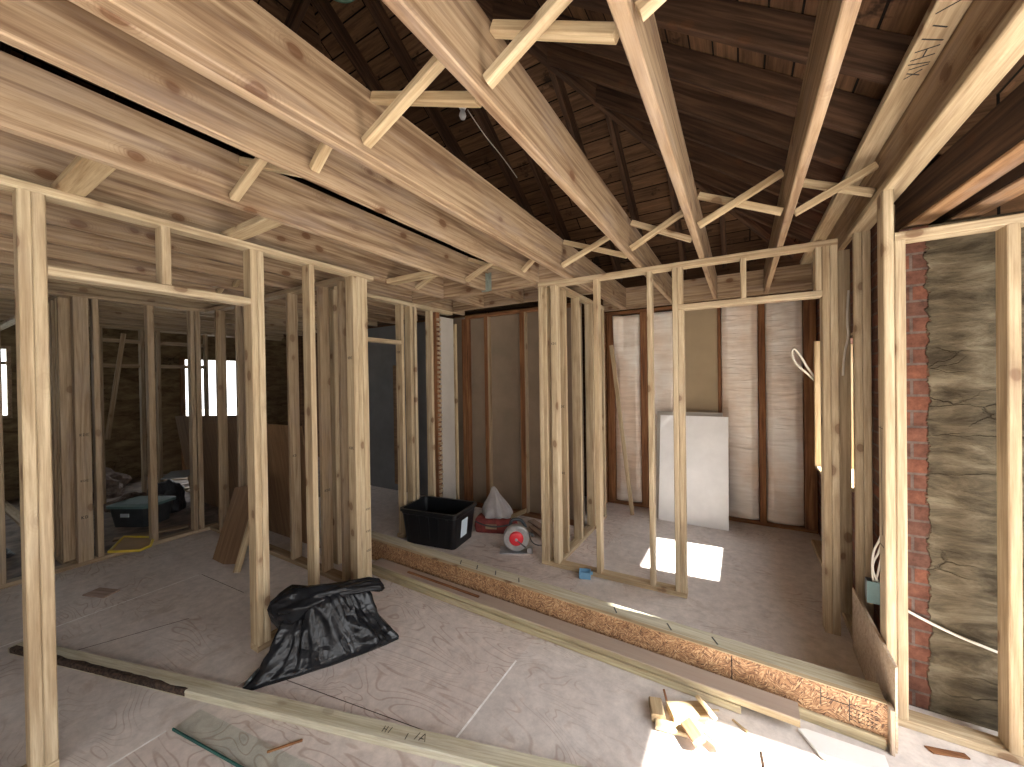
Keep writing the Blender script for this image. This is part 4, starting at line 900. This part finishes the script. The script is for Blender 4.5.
# red tool bag and clear plastic bag
tb = thing('tool_bag', 'low dark red tool bag on the floor between tote and circular saw', 'tool bag', (-2.27, 3.42, 0.0), rz=0.35)
loft('bag_body', [rrect(0, 0, 0.42, 0.18, 0.04, 0.001), rrect(0, 0, 0.45, 0.2, 0.05, 0.06), rrect(0, 0, 0.43, 0.19, 0.05, 0.13), rrect(0, 0, 0.38, 0.14, 0.04, 0.155)], M['dark_red'], tb, smooth=True)
tube('strap', M['darkmetal'], [(-0.2, -0.1, 0.12), (-0.1, -0.115, 0.08), (0.1, -0.115, 0.08), (0.2, -0.1, 0.12)], 0.008, tb)
boxes_mesh('patch', M['dull'], [(-0.09, 0.03, -0.108, -0.101, 0.05, 0.10)], tb)
def plastic_cone():
    vs_, fs = [], []; nu, nv = 64, 30
    for j in range(nv+1):
        v = j/nv; r = 0.16*(1-v)**0.75+0.012; r *= 1+0.15*math.sin(v*6)
        for i in range(nu):
            th = 2*math.pi*i/nu; w_ = 1+0.28*noise.noise(Vector((math.cos(th)*2.4, math.sin(th)*2.4, v*0.8)))+0.1*noise.noise(Vector((math.cos(th)*7, math.sin(th)*7, v*2)))
            vs_.append((r*w_*math.cos(th)-0.03*v, r*w_*math.sin(th)*0.7, 0.16+v*0.30+0.01*noise.noise(Vector((th, v*5, 1)))))
    for j in range(nv):
        for i in range(nu): i2 = (i+1) % nu; fs.append((j*nu+i, j*nu+i2, (j+1)*nu+i2, (j+1)*nu+i))
    fs.append(tuple(range(nu-1, -1, -1))); fs.append(tuple(range(nv*nu, nv*nu+nu)))
    me = bpy.data.meshes.new('plastic_bag'); me.from_pydata(vs_, [], fs); o = link('plastic_bag', me, M['white_bag']); o.location = (-2.27, 3.43, 0.0)
    for p in me.polygons: p.use_smooth = True
    tag(o, 'crumpled clear plastic bag peaked on top of the dark red tool bag', 'plastic bag')
plastic_cone()
# scrap boards behind saw
for k, (p, q, w, lb) in enumerate((((-2.05, 3.80, 0.02), (-1.62, 3.52, 0.02), 0.09, 'flat scrap board against the brown drywall behind the saw'), ((-1.98, 3.66, 0.015), (-1.60, 3.36, 0.015), 0.05, 'narrow scrap board between the saw and the central corner post'))):
    o = beam('scrap_board', M['dust_wood'], p, q, w, 0.02, (0, 1, 0)); tag(o, lb, 'board')
# blue junction box
jb = thing('junction_box', 'small pale blue electrical box on the floor by the bottom plate', 'electrical box', (-1.10, 2.945, 0.0), rz=0.3)
boxes_mesh('box_shell', M['bluebox'], [(-0.045, 0.045, -0.035, 0.035, 0.001, 0.006), (-0.045, -0.041, -0.035, 0.035, 0.006, 0.055), (0.041, 0.045, -0.035, 0.035, 0.006, 0.055), (-0.041, 0.041, -0.035, -0.031, 0.006, 0.055), (-0.041, 0.041, 0.031, 0.035, 0.006, 0.055)], jb)
boxes_mesh('mounting_ear', M['bluebox'], [(0.0452, 0.062, -0.01, 0.01, 0.03, 0.05)], jb)

# ------------------------------------------------------------------ sunlit offcuts pile
OG = 'sawn offcuts in the sunlit patch'
for k, (x, y, z, l_, w, t, rz, rx, lb) in enumerate((
        (-0.235, 1.955, 0.022, 0.16, 0.09, 0.04, 0.55, 0.0, 'largest pale block offcut in the middle of the sunlit pile'),
        (-0.36, 1.90, 0.022, 0.10, 0.06, 0.04, 1.9, 0.0, 'short grey-sided block at the left edge of the sunlit pile'),
        (-0.155, 1.985, 0.040, 0.09, 0.06, 0.02, 2.3, 0.9, 'thin pale chip tilted up at the back right of the sunlit pile'),
        (-0.195, 1.83, 0.028, 0.09, 0.055, 0.038, -0.9, 0.5, 'orange-faced block offcut at the front of the sunlit pile'),
        (-0.115, 1.86, 0.030, 0.08, 0.05, 0.03, -0.5, 0.7, 'small dark-faced wedge offcut at the right of the sunlit pile'),
        (-0.29, 1.845, 0.012, 0.13, 0.05, 0.02, 0.2, 0.0, 'flat thin offcut at the front left of the sunlit pile'))):
    c, s = math.cos(rz), math.sin(rz)
    o = beam('wood_offcut', M['pine' if k != 3 else 'old_edge'], (x-c*l_/2, y-s*l_/2, z), (x+c*l_/2, y+s*l_/2, z), w, t, (-s*math.cos(rx), c*math.cos(rx), math.sin(rx))); tag(o, lb, 'offcut', OG)
    if rx: o.location.z += 0.018
for k, (x, y, rz, l_, lb) in enumerate(((-0.33, 1.985, 2.0, 0.09, 'thin dark shim standing behind the sunlit offcuts'), (-0.15, 2.04, 0.5, 0.1, 'long pale splinter lying between the pile and the boards'), (-0.02, 2.02, -0.6, 0.07, 'tiny splinter right of the sunlit offcuts'))):
    c, s = math.cos(rz), math.sin(rz)
    o = beam('wood_splinter', M['pine' if k else 'old_stud'], (x-c*l_/2, y-s*l_/2, 0.005), (x+c*l_/2, y+s*l_/2, 0.006+(0.03 if k == 0 else 0)), 0.010, 0.006, (-s, c, 0)); tag(o, lb, 'splinter', 'splinters near the sunlit offcuts')
# drywall scrap and board near bottom right
def flat_poly(name, mat, pts, z0, z1, label, cat):
    n_ = len(pts); vs_ = [(x, y, z0) for x, y in pts]+[(x, y, z1) for x, y in pts]
    fs = [tuple(range(n_-1, -1, -1)), tuple(range(n_, 2*n_))]+[(i, (i+1) % n_, n_+(i+1) % n_, n_+i) for i in range(n_)]
    me = bpy.data.meshes.new(name); me.from_pydata(vs_, [], fs)
    bm = bmesh.new(); bm.from_mesh(me); bmesh.ops.recalc_face_normals(bm, faces=bm.faces); bm.to_mesh(me); bm.free()
    return tag(link(name, me, mat), label, cat)
flat_poly('gypsum_scrap', M['drywall_white'], [(0.205, 2.125), (0.235, 2.14), (0.50, 2.15), (0.50, 1.93), (0.36, 1.91), (0.315, 1.98), (0.27, 2.02), (0.24, 2.07)], 0.001, 0.013, 'broken white-edged gypsum scrap with ragged edge beside the curb end', 'gypsum scrap')
flat_poly('floor_board_scrap', M['dust_wood'], [(0.06, 1.93), (0.32, 2.01), (0.40, 1.80), (0.08, 1.72)], 0.001, 0.012, 'greyish plywood scrap in the sun at the bottom edge right of the offcuts', 'scrap')
flat_poly('wood_scrap', M['old_stud'], [(0.66, 2.30), (0.79, 2.335), (0.80, 2.315), (0.68, 2.275)], 0.001, 0.008, 'thin dark wood shaving on the floor below the brick bay', 'scrap')

# ------------------------------------------------------------------ plywood pieces leaning right of the curb
def side_panel(x, y0, y1, z0, h0, h1, t, mat, label):
    pts = [(y0, z0), (y1, z0), (y1, h1), (y0, h0)]; vs_ = [(xx, y, z) for xx in (x, x+t) for y, z in pts]
    me = bpy.data.meshes.new('panel'); me.from_pydata(vs_, [], [(0, 1, 2, 3), (7, 6, 5, 4), (0, 4, 5, 1), (1, 5, 6, 2), (2, 6, 7, 3), (3, 7, 4, 0)])
    bm = bmesh.new(); bm.from_mesh(me); bmesh.ops.recalc_face_normals(bm, faces=bm.faces); bm.to_mesh(me); bm.free()
    return tag(link('plywood_panel', me, mat), label, 'panel', 'plywood pieces on edge by the corner post')
side_panel(0.5455, 2.20, 2.93, 0.001, 0.365, 0.36, 0.006, M['ply'], 'plywood piece on edge right of the curb end, outer one facing the doorway')
side_panel(0.553, 2.22, 2.80, 0.001, 0.36, 0.36, 0.006, M['ply'], 'plywood piece on edge right of the curb end, inner one against the corner post')
# junction box and cables at the corner
eb2 = thing('outlet_box', 'dark electrical outlet box low between the corner post and doubled studs', 'electrical box', (0.60, 2.72, 0.40))
boxes_mesh('box_shell', M['darkmetal'], [(-0.035, 0.035, -0.03, 0.03, 0.0, 0.11)], eb2); boxes_mesh('face_rim', M['teal'], [(-0.04, 0.04, -0.034, -0.0305, 0.0, 0.115)], eb2)
cb1 = thing('cable_bundle', 'bundle of white electrical cables rising beside the corner post', 'cables', (0.6, 2.72, 0.5))
for k, pts in enumerate(([(0, -0.01, 0.01), (0.02, -0.01, 0.12), (0.05, 0.0, 0.3), (0.04, 0, 0.45)], [(0.01, -0.015, 0.01), (-0.03, -0.02, 0.08), (0.03, -0.01, 0.2), (0.045, 0, 0.4)], [(-0.01, -0.012, 0.01), (-0.025, -0.02, 0.15), (0.035, -0.02, 0.28), (0.05, 0, 0.5)])):
    tube('cable', M['cable'], pts, 0.005, cb1)
o = tube('loose_cable', M['cable'], [(0.62, 2.53, 0.50), (0.68, 2.545, 0.46), (0.78, 2.54, 0.42), (0.88, 2.545, 0.385), (0.99, 2.54, 0.36)], 0.006); tag(o, 'white cable drooping across the parged brick at far right', 'cable')
def ypt(rx, Y, z): return (rx*Y, Y, z)
o = tube('loose_cable', M['cable'], [(0.56, 4.25, 1.58), (0.50, 4.2, 1.66), (0.44, 4.2, 1.80), (0.40, 4.2, 1.86), (0.38, 4.2, 1.80), (0.42, 4.2, 1.70), (0.50, 4.2, 1.62), (0.56, 4.25, 1.55)], 0.009); tag(o, 'looped white cable hanging beside the bay window jamb', 'cable')
o = tube('loose_cable', M['cable'], [(0.57, 3.262, 1.60), (0.575, 3.255, 1.75), (0.60, 3.25, 1.86), (0.585, 3.24, 1.95), (0.60, 3.25, 2.15)], 0.006); tag(o, 'thin cable snaking up the studs between the doorway and doubled studs', 'cable')

# ------------------------------------------------------------------ left side things
# yellow rimmed tray on far plate
yt = thing('yellow_tray', 'brown tray with yellow rim lying over the far left bottom plate', 'tray', (-5.13, 1.29, 0.055))
pts = [(-5.08, 1.12), (-4.86, 1.27), (-4.90, 1.36), (-5.15, 1.46), (-5.45, 1.31)]
pl = [Vector((x+5.13, y-1.29, 0)) for x, y in pts]
n_ = len(pl); 
me = bpy.data.meshes.new('tray'); me.from_pydata([(p.x, p.y, z) for z in (-0.008, 0) for p in pl], [], [tuple(range(n_-1, -1, -1)), tuple(range(n_, 2*n_))]+[(i, (i+1) % n_, n_+(i+1) % n_, n_+i) for i in range(n_)])
M['tray'] = simple('amber_brown_tray', (0.30, 0.18, 0.07), 0.7, var=0.15)
link('tray_base', me, M['tray'], yt)
tube('rim', M['yellow'], [tuple(p+Vector((0, 0, 0.004))) for p in pl]+[tuple(pl[0]+Vector((0, 0, 0.004)))], 0.013, yt, smooth=False)
# leaning brown panels
o = beam('particle_board', M['brown_panel'], (-3.96, 1.60, 0.001), (-4.12, 1.875, 0.62), 0.46, 0.015, (1, 0, 0)); tag(o, 'lower brown particle board leaning in front of the dim stud wall', 'panel', 'brown panels leaning at the dim stud wall')
o = beam('leaning_board', M['pine'], (-3.70, 1.575, 0.001), (-3.86, 1.86, 0.64), 0.03, 0.05, (1, 0, 0)); tag(o, 'pale pine board leaning at the right edge of the brown panels', 'board')
o = beam('particle_board', M['brown_panel'], (-5.65, 2.32, 0.001), (-5.70, 2.16, 1.22), 2.1, 0.012, (1, 0, 0)); tag(o, 'tall dark brown panel behind the dim stud wall below the bright doorway', 'panel', 'brown panels leaning at the dim stud wall')
o = beam('particle_board', M['brown_panel'], (-4.00, 2.22, 0.001), (-4.00, 2.06, 1.20), 0.95, 0.012, (1, 0, 0)); tag(o, 'dark brown panel seen between the studs right of the doubled post', 'panel', 'brown panels leaning at the dim stud wall')
# plastic bin with things
pbn = thing('plastic_bin', 'teal grey plastic bin with lid behind the yellow tray', 'bin', (-6.05, 1.62, 0.0), rz=0.5)
loft('bin_body', [rrect(0, 0, 0.40, 0.30, 0.04, 0.001), rrect(0, 0, 0.46, 0.36, 0.05, 0.22)], M['darkmetal'], pbn); loft('lid', [rrect(0, 0, 0.5, 0.4, 0.05, 0.221), rrect(0, 0, 0.5, 0.4, 0.05, 0.25), rrect(0, 0, 0.42, 0.32, 0.05, 0.265)], M['teal'], pbn)
boxes_mesh('bin_label', M['paper'], [(-0.08, 0.02, -0.178, -0.171, 0.12, 0.16)], pbn)
def lump(name, loc, sx, sy_, sz, mat, label, cat, seed=0, amp=0.3):
    bm = bmesh.new(); bmesh.ops.create_icosphere(bm, subdivisions=4, radius=1)
    for v in bm.verts:
        p = v.co.copy(); d = 1+amp*noise.noise(p*1.7+Vector((seed, 0, 0)))+amp*0.5*abs(noise.noise(p*4+Vector((0, seed, 0))))
        v.co = Vector((p.x*d*sx, p.y*d*sy_, max(0.0, p.z*d)*sz))
    me = bpy.data.meshes.new(name); bm.to_mesh(me); bm.free(); o = link(name, me, mat); o.location = loc
    return tag(o, label, cat)
lump('crumpled_tarp', (-6.45, 1.95, 0.001), 0.30, 0.17, 0.34, M['dark_sheet'], 'dark crumpled tarp heap behind the teal bin', 'tarp', 3)
lump('rubble_heap', (-8.3, 1.6, 0.001), 0.45, 0.45, 0.30, M['debris'], 'dim rubble heap against the far parged wall', 'rubble', 5, 0.5)
o = beam('scrap_board', M['blue_wall'], (-6.45, 1.96, 0.43), (-6.2, 2.15, 0.45), 0.2, 0.01, (0, 1, 0.3)); tag(o, 'pale grey sheet propped on the crumpled tarp', 'board')
rnd = random.Random(5)
pos = sorted([(rnd.uniform(-8.3, -6.9), rnd.uniform(2.45, 3.2), rnd.uniform(0, 3), rnd.uniform(0.4, 0.8)) for k in range(6)])
for k, (x, y, a, l_) in enumerate(pos):
    z = 0.010+0.0185*(k % 3)
    o = beam('scrap_board', M['dust_wood' if k % 2 else 'dull'], (x-math.cos(a)*l_/2, y-math.sin(a)*l_/2, z), (x+math.cos(a)*l_/2, y+math.sin(a)*l_/2, z), 0.09, 0.018, (-math.sin(a), math.cos(a), 0)); tag(o, 'scrap board on the lit far floor, %s away from the bright doorway' % ORD[k], 'board', 'scrap boards by the far doorway')
for k, (x, y, a) in enumerate(((-5.55, 0.22, 0.15), (-6.1, 0.05, -0.3), (-6.9, 0.45, 0.4), (-5.5, 1.55, 1.2))):
    o = beam('scrap_board', M['dull'], (x-math.cos(a)*0.3, y-math.sin(a)*0.3, 0.010), (x+math.cos(a)*0.3, y+math.sin(a)*0.3, 0.010), 0.09, 0.018, (-math.sin(a), math.cos(a), 0)); tag(o, 'dim scrap board on the floor behind the far left plate, %s from the nearest corner' % ORD[k], 'board', 'scrap boards behind the far left wall')
for k, (x, y, r_, lb) in enumerate(((-5.95, 0.55, 0.13, 'dark coiled hose on the floor behind the far left plate, left of the brown studs'), (-6.75, 1.25, 0.09, 'small dark coil of cable in the dim room left of the teal bin'), (-7.35, 2.35, 0.10, 'tangled dark cable heap on the floor near the far doorway'))):
    t = thing('cable_coil', lb, 'cable', (x, y, 0.012), 'coiled cables in the far rooms')
    for q in range(3): tube('coil_loop', M['darkmetal'], [(r_*(1+0.12*q)*math.cos(a), r_*(1-0.1*q)*math.sin(a), 0.012+0.022*q+0.01*math.sin(2*a+q)) for a in [i*math.pi/6 for i in range(13)]], 0.010, t)
lump('rubble_heap', (-6.98, 1.75, 0.001), 0.13, 0.22, 0.16, M['debris'], 'small dim rubble pile just left of the tarp heap', 'rubble', 9, 0.5)
o = beam('door_casing', M['old_edge'], (-8.95, 2.99, 0.0), (-8.95, 2.99, 2.12), 0.05, 0.07, (1, 0, 0)); tag(o, 'broken orange-brown casing beside the far bright doorway', 'casing')
# brown cardboard remnant on blue wall
flat = boxes_mesh('torn_board', M['brown_panel'], [(-4.42, -4.30, 3.965, 3.979, 0.1, 1.85)]); tag(flat, 'torn brown strip on the blue grey wall beyond the left studs', 'board')

# ------------------------------------------------------------------ attic lamp and wires
px_ = Vector((-1.96, 2.56, 0))
lp = thing('lamp_holder', 'white porcelain bulb holder hanging in the dark roof space', 'lamp', (-1.97, 2.56, 3.88))
lathe('base', M['porcelain'], [(0.055, 0.04), (0.055, 0.03), (0.03, 0.0), (0.022, -0.02)], lp)
lathe('bulb', M['porcelain'], [(0.012, 0.0), (0.025, -0.03), (0.03, -0.05), (0.02, -0.075), (0.005, -0.08)], lp, loc=(0, 0, -0.02))
o = tube('lamp_wire', M['cable'], [(-1.97, 2.63, 3.90), (-2.0, 2.9, 3.85), (-1.92, 3.1, 3.72), (-1.88, 3.3, 3.6)], 0.004); tag(o, 'thin wire trailing from the attic bulb holder', 'wire')
gc = thing('cable_coil', 'coiled dark green cable on top of the doubled joist at upper left', 'cable', (-1.35, 0.93, HT+0.52))
for k in range(3):
    tube('coil_loop', M['green_cable'], [(0.10*math.cos(a)*(1+0.1*k), 0.13*math.sin(a), 0.015*k+0.02*math.sin(2*a+k)) for a in [i*math.pi/6 for i in range(13)]], 0.007, gc)
